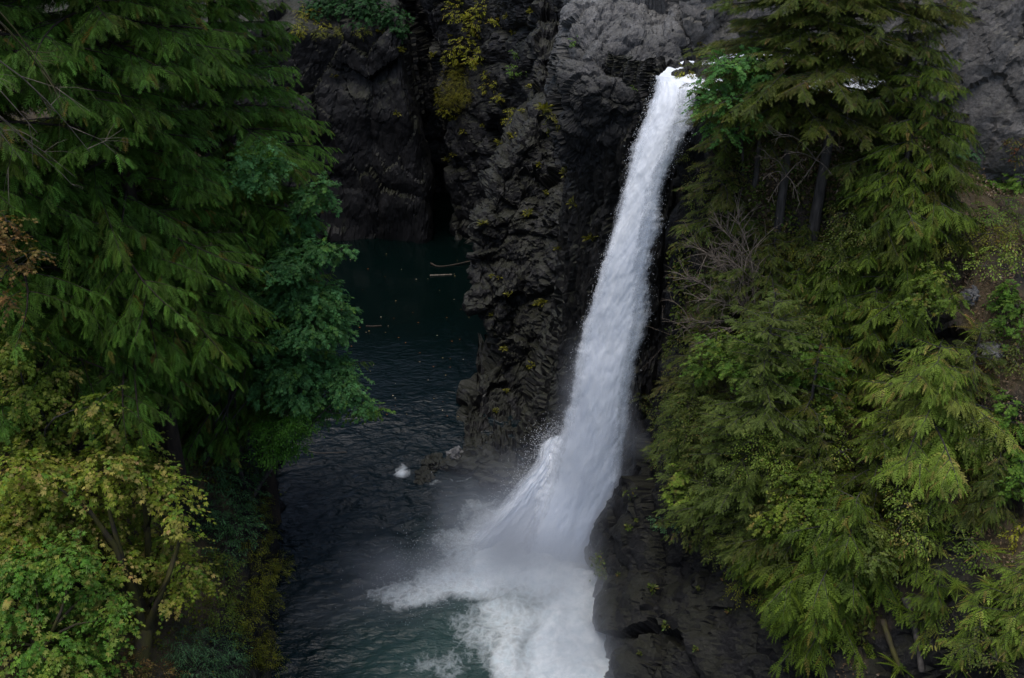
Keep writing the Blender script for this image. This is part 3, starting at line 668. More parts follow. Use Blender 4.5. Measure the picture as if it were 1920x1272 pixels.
def conifer(H, zc, R0, nb, kind, P, seed, taper=.75, droop=.28, gaps=.12, lean=(0, 0), fsize=1.0):
    """local meshes (crown, trunk) of a conifer with its base at the origin"""
    g = np.random.default_rng(seed); Lf, Wd = Leaves(), Wood()
    zz = np.linspace(-.6, H * .985, 9); ln = np.array(lean)
    tp = np.stack([ln[0] * (zz / H) ** 1.3 * np.sign(zz + 1e-6) if False else ln[0] * np.clip(zz / H, 0, 1) ** 1.3, ln[1] * np.clip(zz / H, 0, 1) ** 1.3, zz], -1)
    tr = np.clip(.013 * H + .03, .04, .5)
    Wd.tube(tp, tr * (1 - .93 * np.clip(zz / H, 0, 1)) + .012, 8)
    az = 0
    for i in range(nb):
        q = ((i + g.random() * .9) / nb) ** 1.12
        h = zc + (H * .985 - zc) * q
        az += 2.4 + g.normal(0, .35)
        L = (R0 * (1 - q) ** taper * (.45 + .72 * g.random()) * (1 + .22 * math.sin(az * 1.0 + seed) + .15 * math.sin(q * 23 + seed)) + .12 + .02 * H * .3)
        if g.random() < gaps: L *= .5
        ca, sa = math.cos(az), math.sin(az)
        k = 7; s_ = np.linspace(0, 1, k)
        rise = .28 * q - .05 + g.normal(0, .07)
        swing = g.normal(0, .18)
        r_ = L * s_; zz_ = h + L * (rise * s_ - droop * (1.15 - q * .5) * s_ ** 2 + .22 * droop * s_ ** 3)
        tx, ty = ln * np.clip(h / H, 0, 1) ** 1.3
        lat = swing * L * s_ ** 2
        bp = np.stack([tx + ca * r_ - sa * lat, ty + sa * r_ + ca * lat, zz_], -1)
        Wd.tube(bp, np.linspace(.010 + .012 * L, .006, k), 4)
        axes = [(bp, L, .12)]
        for m_ in range(min(5, int(1.2 + L * .95)) if L > .6 else 0):
            s0 = g.uniform(.2, .8); k0 = int(s0 * (k - 1)); o_ = bp[k0] + (bp[min(k0 + 1, k - 1)] - bp[k0]) * (s0 * (k - 1) - k0)
            dz = nrmz(bp[min(k0 + 1, k - 1)] - bp[k0]); an = (1 if m_ % 2 else -1) * g.uniform(R(28), R(58)); l2 = L * (1 - s0) * g.uniform(.6, 1.0) + .22
            dh = np.array([dz[0] * math.cos(an) - dz[1] * math.sin(an), dz[0] * math.sin(an) + dz[1] * math.cos(an), dz[2] * .5 + g.uniform(-.1, .25)])
            t_ = np.linspace(0, 1, k)[:, None]; ap = o_ + dh * l2 * t_ - np.array([0, 0, 1.]) * l2 * (droop * .9 + .15) * t_ ** 2 + np.array([0, 0, 1.]) * .12 * l2 * t_ ** 3
            axes.append((ap, l2, .06)); Wd.tube(ap, np.linspace(.007 + .006 * l2, .004, k), 3)
        bcol = pal(1, P[0], .16, P[1], g)
        for bp_, L_, s00 in axes:
            bd = nrmz(np.gradient(bp_, axis=0))
            if kind == 'cedar':
                nf = int(4 + (7.5 if H > 9 else 12) * L_); T = T_CEDAR if H > 9 else T_CEDAR_L
                ss = np.linspace(s00, 1.0, nf) + g.normal(0, .02, nf); ss = ss.clip(0, 1); sz = (.34 + .11 * min(L, 4)) * (1.2 - .55 * ss) * (.65 + .6 * g.random(nf))
                ang = np.where(np.arange(nf) % 2, 1, -1) * (R(64) - R(28) * ss) * (.75 + .45 * g.random(nf)); pitch = -.20 - .34 * g.random(nf) - .2 * g.random()
                roll = g.normal(0, .4, nf)
            else:
                nf = int(5 + 14 * L_); T = T_FIR
                ss = np.sort(g.uniform(s00, 1.0, nf)); sz = (.26 + .24 * g.random(nf)) * (.62 + .14 * min(L, 3)) * (1.1 - .3 * ss)
                ang = np.where(np.arange(nf) % 2, 1, -1) * (R(62) - R(25) * ss) * (.75 + .4 * g.random(nf)); pitch = -.12 - .3 * g.random(nf)
                roll = g.normal(0, .6, nf)
            ss[-1] = 1; ang[-1] = 0
            f = ss * (k - 1); a_ = np.clip(f.astype(int), 0, k - 2); fr = (f - a_)[:, None]
            pos = bp_[a_] * (1 - fr) + bp_[a_ + 1] * fr; d0 = bd[a_]
            c_, s2 = np.cos(ang), np.sin(ang)
            d = np.stack([d0[:, 0] * c_ - d0[:, 1] * s2, d0[:, 0] * s2 + d0[:, 1] * c_, d0[:, 2] * .5 + pitch], -1)
            side = np.cross(d, np.array([0, 0, 1.])); up = np.array([0, 0, 1.]) * np.cos(roll)[:, None] + nrmz(side) * np.sin(roll)[:, None]
            col = pal(nf, P[0], .18, P[1], g) * .6 + (bcol * .6 + .4 * pal(1, P[0], .2, P[1], g)) * .4
            Lf.add(T, pos, d, up, sz * fsize, col)
    return Lf, Wd

def add_tree(name, label, cat, base, crown, trunk, group=None, rz=0, s=1.0, leafm='leaf', barkm='bark', crown_name='crown', trunk_name='trunk'):
    e = empty(name, base, label, cat, group, rz, s)
    if trunk is not None: obj(trunk_name, trunk.mesh(trunk_name, M[barkm]) if isinstance(trunk, Wood) else trunk, e)
    if crown is not None: obj(crown_name, crown.mesh(crown_name, M[leafm]) if isinstance(crown, Leaves) else crown, e)
    return e

def lobes_crown(lobes, base, P, leaf, T, seed, dens=26, flat=.6, wood=True, per=8, hub=None, trunk_r=.16, spread=.62, droop=.35):
    """broad-leaved crown: leaf sprays filling lobes [(centre, radius)], limbs running to each lobe"""
    g = np.random.default_rng(seed); Lf, Wd = Leaves(), Wood(); base = np.array(base)
    cs = np.array([c for c, r in lobes]); mean = cs.mean(0)
    if hub is None: hub = base * .45 + mean * .55 - np.array([0, 0, .3])
    hub = np.array(hub)
    t = np.linspace(0, 1, 7)[:, None]; bend = g.normal(0, .12, 3) * np.linalg.norm(hub - base)
    tp = base * (1 - t) + hub * t + np.sin(np.pi * t) * bend; tp[0] -= (tp[1] - tp[0]) * .3
    if wood: Wd.tube(tp - base, np.linspace(trunk_r, trunk_r * .6, 7), 8)
    for c, r in lobes:
        c = np.array(c)
        if wood:
            st = tp[g.integers(3, 7)]; dst = np.linalg.norm(c - st); t6 = np.linspace(0, 1, 6)[:, None]
            lp = st * (1 - t6) + c * t6 + np.sin(np.pi * t6) * np.array([0, 0, .12 * dst]) + np.sin(np.pi * t6) * g.normal(0, .06, 3) * dst
            Wd.tube(lp - base, np.linspace(trunk_r * .45, .012, 6), 5)
        n = max(5, int(dens * r * r * 4)); u = nrmz(g.standard_normal((n, 3)))
        rr = r * (.25 + .85 * g.random((n, 1)) ** .6) * (1 + .45 * vnoise(u * 2.0 + c, seed)[:, None])
        p = c + u * rr * np.array([1, 1, flat])
        out = nrmz(u * np.array([1, 1, .35]) + np.array([0, 0, -droop * .6]) + g.normal(0, .25, (n, 3)))
        tl = spread * (.6 + .6 * g.random(n))[:, None]
        if wood:
            for q in range(0, n, max(1, n // 7)):
                Wd.tube(np.stack([c, (c + p[q]) / 2 + np.array([0, 0, .06 * r]), p[q] + out[q] * tl[q] * .8]) - base, [.012, .009, .004], 3)
        bc = pal(n, P[0], .12, P[1], g)
        for k in range(per):
            s_ = (k + .5) / per; sd = 1 if k % 2 else -1
            perp = nrmz(np.cross(out, np.array([0, 0, 1.]))) * sd
            lp = p + out * tl * (s_ - .25) + perp * .03 + np.array([0, 0, -1.]) * (s_ ** 2 * droop * tl)
            d = nrmz(out * (.5 + .5 * s_) + perp * (.9 - .5 * s_) + np.array([0, 0, -.35]) + g.normal(0, .25, (n, 3)))
            up = np.array([0, 0, 1.]) + u * np.array([.55, .55, .2]) + g.normal(0, .3, (n, 3))
            col = bc * .55 + pal(n, P[0], .18, P[1], g) * .45
            Lf.add(T, lp - base, d, up, leaf * (.5 + .85 * g.random(n)), col)
    return Lf, Wd

def px_lobes(L, Y, jitter=0.0, seed=0):
    """lobes given as (px, py, radius in photo px[, own Y])"""
    g = np.random.default_rng(seed); r = []
    for l in L:
        y = (l[3] if len(l) > 3 else Y) + g.normal(0, 1) * jitter
        y = min(y, float(on_px(l[0], l[1])[1]) - .9)
        p = at(l[0], l[1], y); dep = project(p)[2][0]
        r.append((p, l[2] * dep / FPX))
    return r

_seed = [500]
def broad(name, label, cat, base, L, Y, P, leaf, T=T_MAPLE, jitter=.7, group=None, **kw):
    _seed[0] += 7
    lf, wd = lobes_crown(px_lobes(L, Y, jitter, _seed[0]), base, P, leaf, T, _seed[0], **{k: v for k, v in kw.items() if k not in ('barkm', 'cn', 'tn')})
    return add_tree(name, label, cat, base, lf, wd if wd.n else None, group, leafm='leaf', barkm=kw.get('barkm', 'bark'), crown_name=kw.get('cn', 'crown'), trunk_name=kw.get('tn', 'trunk'))

def shrub(label, L, P, leaf=.12, T=T_OVAL, lift=.25, fwd=0.0, group=None, name='shrub', cat='shrub', dens=30, **kw):
    """a shrub rooted in the rock where it shows; L = [(px,py,r px)]"""
    _seed[0] += 7
    lob = []
    for l in L:
        p = on_px(l[0], l[1]); rr = l[2] * project(p)[2][0] / FPX
        tocam = nrmz(np.array([0, 0, CAM_Z]) - p); lob.append((p + tocam * (rr * lift + fwd), rr))
    base = on_px(np.mean([l[0] for l in L]), np.mean([l[1] + .5 * l[2] for l in L]))
    lf, wd = lobes_crown(lob, base, P, leaf, T, _seed[0], dens=dens, trunk_r=.03, flat=kw.pop('flat', .8), spread=kw.pop('spread', .35), **kw)
    return add_tree(name, label, cat, base, lf, wd, group, crown_name='foliage', trunk_name='stem')

def conifer_px(label, bx, by, top, width, kind, P, nb, zc=.08, name='conifer', cat='tree', base=None, group=None, barkm='bark', **kw):
    _seed[0] += 7
    b = on_px(bx, by) if base is None else np.array(base)
    d = ray(960, top); H = (CAM_Z + d[2] * b[1] / d[1]) - b[2]
    R0 = width / 2 * project(b + np.array([0, 0, H * .4]))[2][0] / FPX
    lf, wd = conifer(H, zc * H, R0, nb, kind, P, _seed[0], **kw)
    return add_tree(name, label, cat, b, lf, wd, group, leafm='needle', barkm=barkm)

# ------------------------------------------------------------------ left bank
def gz(name, x, y):
    v = SHEETS[name].reshape(-1, 3); return float(v[np.argmin((v[:, 0] - x) ** 2 + (v[:, 1] - y) ** 2), 2])
for lab, x, y, H, zc, R0, nb, P, ln in (
    ('huge dark green cedar with drooping fronds, its bare lower trunk showing in the gloom', -16.9, 41.5, 46, .16, 6.6, 400, CEDAR, (1.2, -.5)),
    ('tall cedar whose branch tips reach farthest right over the dark pool', -14.6, 49.0, 46, .18, 6.4, 400, CEDAR, (.8, 0)),
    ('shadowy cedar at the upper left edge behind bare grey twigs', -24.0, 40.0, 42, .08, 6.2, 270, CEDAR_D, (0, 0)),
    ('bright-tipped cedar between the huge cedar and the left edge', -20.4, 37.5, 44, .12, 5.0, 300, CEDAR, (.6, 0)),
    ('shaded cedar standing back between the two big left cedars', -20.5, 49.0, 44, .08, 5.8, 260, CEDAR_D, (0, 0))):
    _seed[0] += 7
    b = (x, y, gz('left_bank', x, y)); lf, wd = conifer(H, zc * H, R0, int(nb * .62), 'cedar', P, _seed[0], taper=.42, droop=.24, lean=ln, fsize=1.05)
    add_tree('cedar', lab, 'tree', b, lf, wd, 'big cedars on the left bank', leafm='needle', barkm='redbark')

b0 = np.array([-15.2, 47, gz('left_bank', -15.2, 47)])
broad('vine_maple', 'blue-green maple leaning out over the pool below the cedar tips', 'tree', b0, [(535, 500, 42), (560, 480, 45), (605, 470, 30), (640, 468, 18), (545, 545, 55), (600, 555, 45), (645, 590, 26), (590, 610, 45), (628, 625, 28), (560, 620, 45)], 45.5, VINE, .18, dens=27, flat=.55)
broad('vine_maple', 'green maple with a yellow-tipped branch reaching over the pool at mid height', 'tree', b0 + np.array([.4, -1.2, 0]), [(545, 690, 50), (600, 690, 45), (645, 715, 30), (560, 740, 45), (615, 755, 34), (680, 755, 20), (630, 690, 30), (650, 735, 24)], 44.5, VINE, .18, dens=27, flat=.5)
broad('vine_maple', 'small sprig of yellow-green leaves at the end of the lowest overhanging branch', 'tree', at(600, 760, 44.8), [(690, 765, 16), (712, 765, 12), (668, 775, 12)], 44.8, LIME, .16, dens=22, jitter=.1, trunk_r=.03)
broad('vine_maple', 'dark green maple tucked against the cedar beside the back pool', 'tree', b0 + np.array([-.8, 2, 0]), [(585, 370, 32), (560, 410, 42), (605, 345, 18), (540, 440, 45), (615, 372, 16)], 47.5, VINE, .17, dens=26)
broad('vine_maple', 'dark green broadleaf tree showing between the boughs of the big cedar', 'tree', b0 + np.array([-2, -3, .5]), [(470, 560, 40), (500, 640, 42), (440, 690, 45), (490, 720, 36), (395, 720, 36), (520, 700, 30)], 45.5, VINE, .17, dens=18, flat=.6)
broad('vine_maple', 'deep green maple spray halfway up beside the farthest-reaching cedar', 'tree', b0 + np.array([-1, 0, .5]), [(455, 300, 34), (490, 330, 36), (430, 345, 30), (520, 300, 26), (500, 270, 24)], 43.5, VINE, .16, dens=16, flat=.6, wood=False)
broad('shrub', 'vivid green rounded shrub on the brink under the overhanging maples', 'shrub', on_px(490, 860), [(528, 800, 40), (555, 785, 28), (512, 838, 36), (548, 830, 32), (500, 800, 30), (575, 800, 16)], 43.5, BRIGHT, .13, T_OVAL, jitter=.2, dens=46, trunk_r=.06, cn='foliage', tn='stem')
shrub('dark blue-green bush in the shade beneath the big cedar', [(370, 825, 38), (415, 845, 42), (455, 830, 34), (400, 890, 45)], DARKSH, .13, lift=.9, dens=24)
shrub('dusky green bush hanging down the left cliff beside the maple', [(440, 925, 46), (395, 965, 44), (450, 985, 44), (420, 1035, 40), (470, 890, 30)], DARKSH, .12, lift=.7, dens=24)
shrub('olive mossy bush at the brink above the rippled pool', [(482, 950, 30), (492, 1000, 28), (470, 1030, 30)], MOSSY, .09, lift=.6, dens=50)
shrub('brownish olive mossy bush bulging over the lower pool edge', [(500, 1075, 38), (470, 1100, 42), (520, 1060, 24), (495, 1130, 36), (455, 1150, 38)], MOSSY, .09, lift=.7, dens=46)
shrub('mossy scrub hanging at the bottom of the left pool edge', [(490, 1190, 28), (500, 1235, 26), (470, 1220, 32)], MOSSY, .09, lift=.5, dens=46)
shrub('green shrub covering the bank between the yellowing maple and the mossy bush', [(430, 1110, 34), (405, 1150, 34), (440, 1180, 32), (395, 1060, 30), (425, 1060, 28)], ([(.06, .10, .012), (.09, .14, .016), (.12, .12, .014)], [.4, .4, .2]), .12, lift=.9, dens=30)
shrub('fine bluish fern bush at the bottom beside the mossy stump', [(345, 1205, 45), (400, 1220, 45), (370, 1255, 40), (430, 1250, 35)], TEALSH, .16, T_NARROW, lift=.9, dens=34)
shrub('low bush with brown dry leaves at the bottom edge by the green maple', [(250, 1250, 38), (300, 1262, 34), (210, 1268, 30)], ORANGE, .11, lift=.9, dens=24)

bm = on_px(262, 1262)
broad('maple', 'yellowing maple with tan dry leaves rising from a thick mossy trunk', 'tree', bm, [(330, 915, 34), (345, 965, 28), (265, 900, 52), (190, 885, 60), (110, 905, 62), (40, 880, 60), (235, 975, 55), (310, 1010, 45), (350, 1060, 34), (150, 970, 62), (285, 1060, 42), (60, 975, 60), (5, 930, 60), (120, 1010, 50), (20, 1010, 50), (320, 1110, 34), (250, 1110, 34), (365, 1100, 28), (225, 1050, 36)], 33, YMAPLE, .175, dens=17, spread=.85, flat=.75, barkm='mossbark', trunk_r=.42, hub=at(285, 1090, 33.5), jitter=1.0)
broad('maple', 'fresh green maple filling the lower left corner', 'tree', on_px(60, 1262), [(60, 1065, 55), (125, 1045, 50), (30, 1130, 60), (120, 1120, 58), (60, 1210, 62), (150, 1195, 55), (190, 1110, 40), (205, 1165, 40), (110, 1260, 50), (10, 1060, 45), (180, 1245, 45)], 30, GMAPLE, .17, dens=18, spread=.8, flat=.75, barkm='mossbark', trunk_r=.2, jitter=.9)
broad('maple', 'olive maple flecked with tan leaves under the left cedar skirts', 'tree', on_px(60, 900), [(30, 650, 42), (95, 700, 46), (45, 740, 52), (135, 765, 46), (60, 815, 55), (145, 835, 52), (215, 800, 40), (225, 845, 45), (265, 840, 36), (10, 800, 45), (5, 700, 45), (90, 870, 45), (180, 760, 36), (280, 880, 26)], 35, MIXMAPLE, .16, dens=17, spread=.8, flat=.75, jitter=.8, trunk_r=.14)
broad('maple', 'orange-brown autumn maple sprig at the left edge', 'tree', at(-40, 560, 33), [(12, 415, 28), (22, 450, 24), (65, 472, 20), (50, 495, 18), (12, 500, 24), (-20, 460, 40), (15, 560, 22)], 33, ORANGE, .13, dens=14, jitter=.3, trunk_r=.08)

def twig_tree(name, label, cat, base, tips, barkm, seed, r0=.06, sub=5, th=1.0, group=None, nm='branch'):
    g = np.random.default_rng(seed); base = np.array(base); e = empty(name, base, label, cat, group)
    for tip in tips:
        Wd = Wood(); tip = np.array(tip); ln = np.linalg.norm(tip - base); t = np.linspace(0, 1, 8)[:, None]
        lp = base * (1 - t) + tip * t + np.sin(np.pi * t) * (np.array([0, 0, .10 * ln]) + g.normal(0, .04, 3) * ln)
        Wd.tube(lp - base, np.linspace(r0, .008, 8), 5)
        for k in range(sub):
            i = g.integers(2, 7); dv = nrmz((tip - base) + g.normal(0, .5, 3) * ln + np.array([0, 0, -.35 * ln]) * g.random()); l2 = ln * (.12 + .25 * g.random())
            q = lp[i] + (lp[i + 1] - lp[i]) * g.random(); m = q + dv * l2 * .5 + g.normal(0, .05, 3) * l2; en = q + dv * l2 + np.array([0, 0, -.12 * l2])
            Wd.tube(np.stack([q, m, en]) - base, [.014 * th, .009 * th, .004 * th], 4)
            for _ in range(2):
                d3 = nrmz(dv + g.normal(0, .5, 3)); Wd.tube(np.stack([m, m + d3 * l2 * .3, m + d3 * l2 * .55 - np.array([0, 0, .05 * l2])]) - base, [.007 * th, .005 * th, .003 * th], 3)
        obj(nm, Wd.mesh(nm, M[barkm]), e)
    return e
for lab, bx, by, T in (('dead grey branches sticking out of the bare tall hemlock trunk', 1530, 300, ((1470, 290), (1575, 270), (1495, 350), (1560, 330), (1450, 255), (1590, 225))),
                       ('dead grey branches low on the slimmer hemlock trunk', 1474, 330, ((1430, 335), (1425, 300), (1500, 385), (1440, 380), (1510, 300)))):
    bb = at(bx, by, 41.3); twig_tree('dead_branch', lab, 'branch', bb, [at(x, y, 40.2) for x, y in T], 'deadwood', by, .03, 6)
twig_tree('bare_branch', 'mossy bare branch drooping into the frame at the upper left corner', 'branch', at(-160, -70, 27), [at(125, 195, 29), at(95, 150, 28.2)], 'mossbark', 3, .05)
twig_tree('bare_branch', 'thin grey dead twigs hanging at the left edge below the mossy branch', 'branch', at(-150, 60, 29), [at(70, 250, 30), at(120, 330, 31), at(40, 300, 29.5), at(168, 285, 31.5)], 'deadwood', 4, .035)

# ------------------------------------------------------------------ back walls
shrub('leafy green shrub trailing over the top of the far rock block', [(640, 8, 36), (690, 18, 40), (735, 35, 30), (600, 12, 30), (750, 60, 16)], ([(.012, .05, .012), (.02, .075, .018), (.03, .10, .025)], [.4, .4, .2]), .2, T_MAPLE, lift=.5, dens=20)
shrub('yellowish bush at the far ledge beside the cedar tips', [(575, 30, 22), (560, 55, 16), (605, 50, 14)], YSHRUB, .14, lift=.4, dens=26)
shrub('mossy ledge scrub across the brow of the far rock block', [(640, 58, 18), (680, 60, 16), (600, 62, 16)], MOSSY, .10, lift=.2, dens=34, flat=.5)
shrub('bright yellow-green shrub at the top of the back wall', [(860, 20, 28), (890, 45, 22), (905, 15, 22), (925, 40, 14)], YSHRUB, .17, lift=.3, dens=15)
shrub('yellow shrub halfway down the back wall above the moss cushion', [(872, 80, 22), (850, 105, 20), (895, 100, 14), (880, 112, 18)], YSHRUB, .17, lift=.3, dens=15)
shrub('golden moss cushion bulging from the back wall', [(862, 155, 30), (845, 185, 26), (880, 180, 20), (855, 130, 18)], ([(.10, .11, .005), (.15, .15, .008), (.12, .09, .008)], [.45, .35, .2]), .08, lift=.15, dens=90, flat=.8)
shrub('yellow sprigs fringing the right side of the moss cushion', [(910, 165, 12), (925, 160, 10), (935, 185, 12), (915, 140, 9)], YSHRUB, .15, lift=.3, dens=20)
shrub('yellow tuft trailing below the moss cushion', [(838, 210, 14), (850, 222, 10), (825, 195, 10)], YSHRUB, .15, lift=.3, dens=20)
shrub('thin yellow plant on the ledge right of the moss cushion', [(950, 210, 12), (965, 218, 10), (940, 225, 8)], YSHRUB, .14, lift=.3, dens=18)
shrub('green and yellow sprig in the crack left of the striated wall', [(966, 100, 9), (968, 125, 11), (960, 135, 12), (985, 135, 9)], LIME, .15, lift=.3, dens=18)
shrub('olive plants growing on the brow of the broken buttress', [(1030, 220, 12), (1045, 232, 10), (1020, 235, 8)], TUFT, .14, lift=.3, dens=18)
shrub('yellow-green plant on the ledge at the left edge of the pale rock mound', [(1082, 78, 11)], LIME, .14, lift=.3, dens=22)
shrub('yellow-green plant under the pale rock mound beside the fall', [(1190, 160, 10), (1186, 168, 8)], LIME, .14, lift=.3, dens=20)
shrub('yellowish bush on the rocks just left of the waterfall lip', [(1283, 138, 14), (1275, 152, 12), (1310, 96, 12)], YSHRUB, .13, lift=.5, dens=26)

# small plants clinging to the bare rock: prototypes, then copies
def tuft_mesh(seed, P, leaf, T, r=.3, n=26):
    g = np.random.default_rng(seed); Lf = Leaves(); u = nrmz(g.standard_normal((n, 3)) * np.array([1, 1, .5]) + np.array([0, -.3, .5]))
    Lf.add(T, u * r * g.random((n, 1)) * .6, u + np.array([0, 0, -.25]), np.array([0, 0, 1.]) + g.normal(0, .4, (n, 3)), leaf * (.6 + .8 * g.random(n)), pal(n, P[0], .2, P[1], g))
    return Lf.mesh('foliage', M['leaf'])
def fern_mesh(seed, P, n=13):
    g = np.random.default_rng(seed); Lf = Leaves(); az = np.linspace(0, 2 * np.pi, n, endpoint=False) + g.normal(0, .2, n)
    d = np.stack([np.cos(az), np.sin(az), .55 + g.normal(0, .2, n)], -1)
    Lf.add(T_FERN, np.zeros((n, 3)), d, np.array([0, 0, 1.]) + g.normal(0, .15, (n, 3)), .6 + .5 * g.random(n), pal(n, P[0], .15, P[1], g))
    return Lf.mesh('fronds', M['leaf'])
def scatter(name, label, cat, group, meshes, spots, smin, smax, seed, lift=.08):
    g = np.random.default_rng(seed)
    for k, (x, y) in enumerate(spots):
        p = on_px(x, y); o = obj(name, meshes[k % len(meshes)]); o.location = tuple(p + nrmz(np.array([0, 0, CAM_Z]) - p) * lift)
        o.rotation_euler = (g.normal(0, .2), g.normal(0, .2), g.random() * 6.28); s_ = smin + (smax - smin) * g.random(); o.scale = (s_, s_, s_)
        tag(o, label, cat, group)
tm = [tuft_mesh(k, TUFT, .24, T_OVAL) for k in range(4)]
scatter('cliff_plant', 'tiny yellow-green plant clinging to the broken rock buttress', 'plant', 'tiny plants on the buttress', tm,
        [(925, 590), (938, 520), (1005, 575), (1018, 570), (950, 735), (930, 770), (1108, 452), (922, 518), (1020, 360), (990, 400), (1040, 470), (945, 655), (990, 690), (1062, 330), (905, 420), (1010, 310), (960, 560), (1075, 385)], .8, 1.6, 5)
scatter('cliff_plant', 'tiny yellowish plant dotted on the dark back wall', 'plant', 'tiny plants on the back wall', tm,
        [(626, 145), (745, 215), (755, 95), (870, 250), (958, 255), (930, 268), (832, 298), (850, 290), (990, 165), (978, 210), (1020, 205), (905, 235), (715, 60), (960, 60), (950, 30), (1000, 20), (842, 70), (820, 180), (815, 100)], .9, 1.9, 6)
scatter('cliff_plant', 'small pale plant on the dark rock right of the fall foot', 'plant', 'small plants on the right rock', [tuft_mesh(20 + k, OLIVE, .2, T_OVAL) for k in range(3)],
        [(1195, 975), (1180, 990), (1240, 985), (1160, 1080), (1225, 1105), (1310, 1100), (1370, 1150), (1305, 1215), (1200, 1225), (1470, 1255), (1250, 1180), (1290, 1030), (1360, 1090)], .45, 1.0, 7)

# ------------------------------------------------------------------ right bank
conifer_px('tall hemlock with a bare straight grey trunk standing above the river', 1525, 445, -420, 450, 'fir', OLIVE, 100, .40, 'hemlock', gaps=.38, droop=.16, taper=.3, lean=(.5, 0), fsize=1.3)
conifer_px('slimmer hemlock left of the tall trunk, with dead twigs low on its stem', 1462, 425, -200, 360, 'fir', OLIVE, 150, .40, 'hemlock', gaps=.2, droop=.16, taper=.3, fsize=1.25)
conifer_px('cedar with long yellow-green drooping sprays beside the grey cliff', 1668, 480, 60, 270, 'cedar', RCED, 110, .05, 'cedar', droop=.3, taper=.6)
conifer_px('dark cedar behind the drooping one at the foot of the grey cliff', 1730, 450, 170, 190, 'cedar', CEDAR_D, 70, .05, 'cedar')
conifer_px('olive hemlock at the brink just right of the upper fall', 1345, 440, 225, 210, 'fir', OLIVE, 70, .04, 'hemlock', taper=.7)
conifer_px('olive hemlock below the tall bare trunk', 1440, 560, 430, 250, 'fir', OLIVE, 95, .04, 'hemlock', taper=.7)
conifer_px('green cedar sapling in the middle of the right slope', 1570, 600, 400, 220, 'cedar', RCED, 80, .03, 'cedar_sapling')
conifer_px('cedar sapling with pale arching frond tips right of the middle', 1685, 590, 370, 190, 'cedar', RCED, 70, .03, 'cedar_sapling')
conifer_px('cedar sapling on the slope above the yellow-green cedar', 1610, 730, 540, 190, 'cedar', RCED, 60, .03, 'cedar_sapling')
conifer_px('small cedar with combed fronds right of the bushy fir', 1530, 790, 580, 190, 'cedar', RCED, 60, .03, 'cedar_sapling')
conifer_px('bushy soft green young fir beside the middle of the fall', 1395, 985, 540, 330, 'fir', FIRG, 150, .03, 'fir', taper=.5, droop=.08)
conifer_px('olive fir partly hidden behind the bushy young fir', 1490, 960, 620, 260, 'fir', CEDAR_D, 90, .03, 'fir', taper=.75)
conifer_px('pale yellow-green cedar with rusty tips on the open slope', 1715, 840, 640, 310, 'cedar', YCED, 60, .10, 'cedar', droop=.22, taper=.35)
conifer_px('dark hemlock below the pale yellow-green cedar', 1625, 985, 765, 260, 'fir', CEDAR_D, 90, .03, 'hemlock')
conifer_px('hemlock with olive sprays in the middle of the lower right slope', 1500, 1050, 800, 250, 'fir', OLIVE, 90, .03, 'hemlock')
conifer_px('low dense cedar with wide combed fronds hanging over the dark rock', 1570, 1130, 920, 290, 'cedar', RCED, 80, .02, 'cedar', droop=.45, taper=.45, fsize=1.2)
conifer_px('cedar sapling on the rock brow left of the low dense cedar', 1440, 1085, 900, 190, 'cedar', RCED, 60, .02, 'cedar_sapling', droop=.4)
conifer_px('yellowish slender cedar sapling right of the low dense cedar', 1715, 1075, 880, 130, 'cedar', YCED, 50, .02, 'cedar_sapling')
conifer_px('green cedar sapling at the right edge near the bottom', 1895, 1200, 1010, 190, 'cedar', YCED, 55, .02, 'cedar_sapling')
conifer_px('shaggy olive fir on the brink beside the lower fall', 1310, 985, 800, 190, 'fir', OLIVE, 60, .02, 'fir')
conifer_px('small cedar sapling on bare soil below the yellow slender one', 1735, 1180, 1060, 110, 'cedar', RCED, 40, .02, 'cedar_sapling')
conifer_px('shady hemlock on the slope right of the dark hemlock', 1800, 780, 600, 150, 'fir', OLIVE, 50, .03, 'hemlock')

conifer_px('cedar on the rim behind the tall trunk, screening the river', 1650, 400, -150, 230, 'cedar', OLIVE, 75, .03, 'cedar', taper=.5, gaps=.3)
conifer_px('olive hemlock leaning over the river edge in front of the lip', 1420, 335, 40, 210, 'fir', OLIVE, 60, .3, 'hemlock', taper=.45, lean=(-.3, -.5))
conifer_px('cedar sapling squeezed between the two bare hemlock trunks', 1500, 520, 420, 140, 'cedar', OLIVE, 55, .02, 'cedar_sapling')
conifer_px('olive fir filling the brink under the brown dead bush', 1330, 760, 560, 190, 'fir', OLIVE, 75, .02, 'fir', taper=.65)
conifer_px('feathery fir on the brink left of the bushy young fir', 1290, 860, 690, 170, 'fir', FIRG, 60, .02, 'fir', taper=.65)
conifer_px('leafy cedar sapling left of the slope centre', 1470, 690, 500, 200, 'cedar', RCED, 70, .02, 'cedar_sapling')
conifer_px('young hemlock between the bushy fir and the low dense cedar', 1420, 1040, 850, 220, 'fir', FIRG, 80, .02, 'hemlock')
conifer_px('scrubby cedar sapling in the soil at the far right', 1850, 960, 850, 110, 'cedar', OLIVE, 36, .02, 'cedar_sapling')

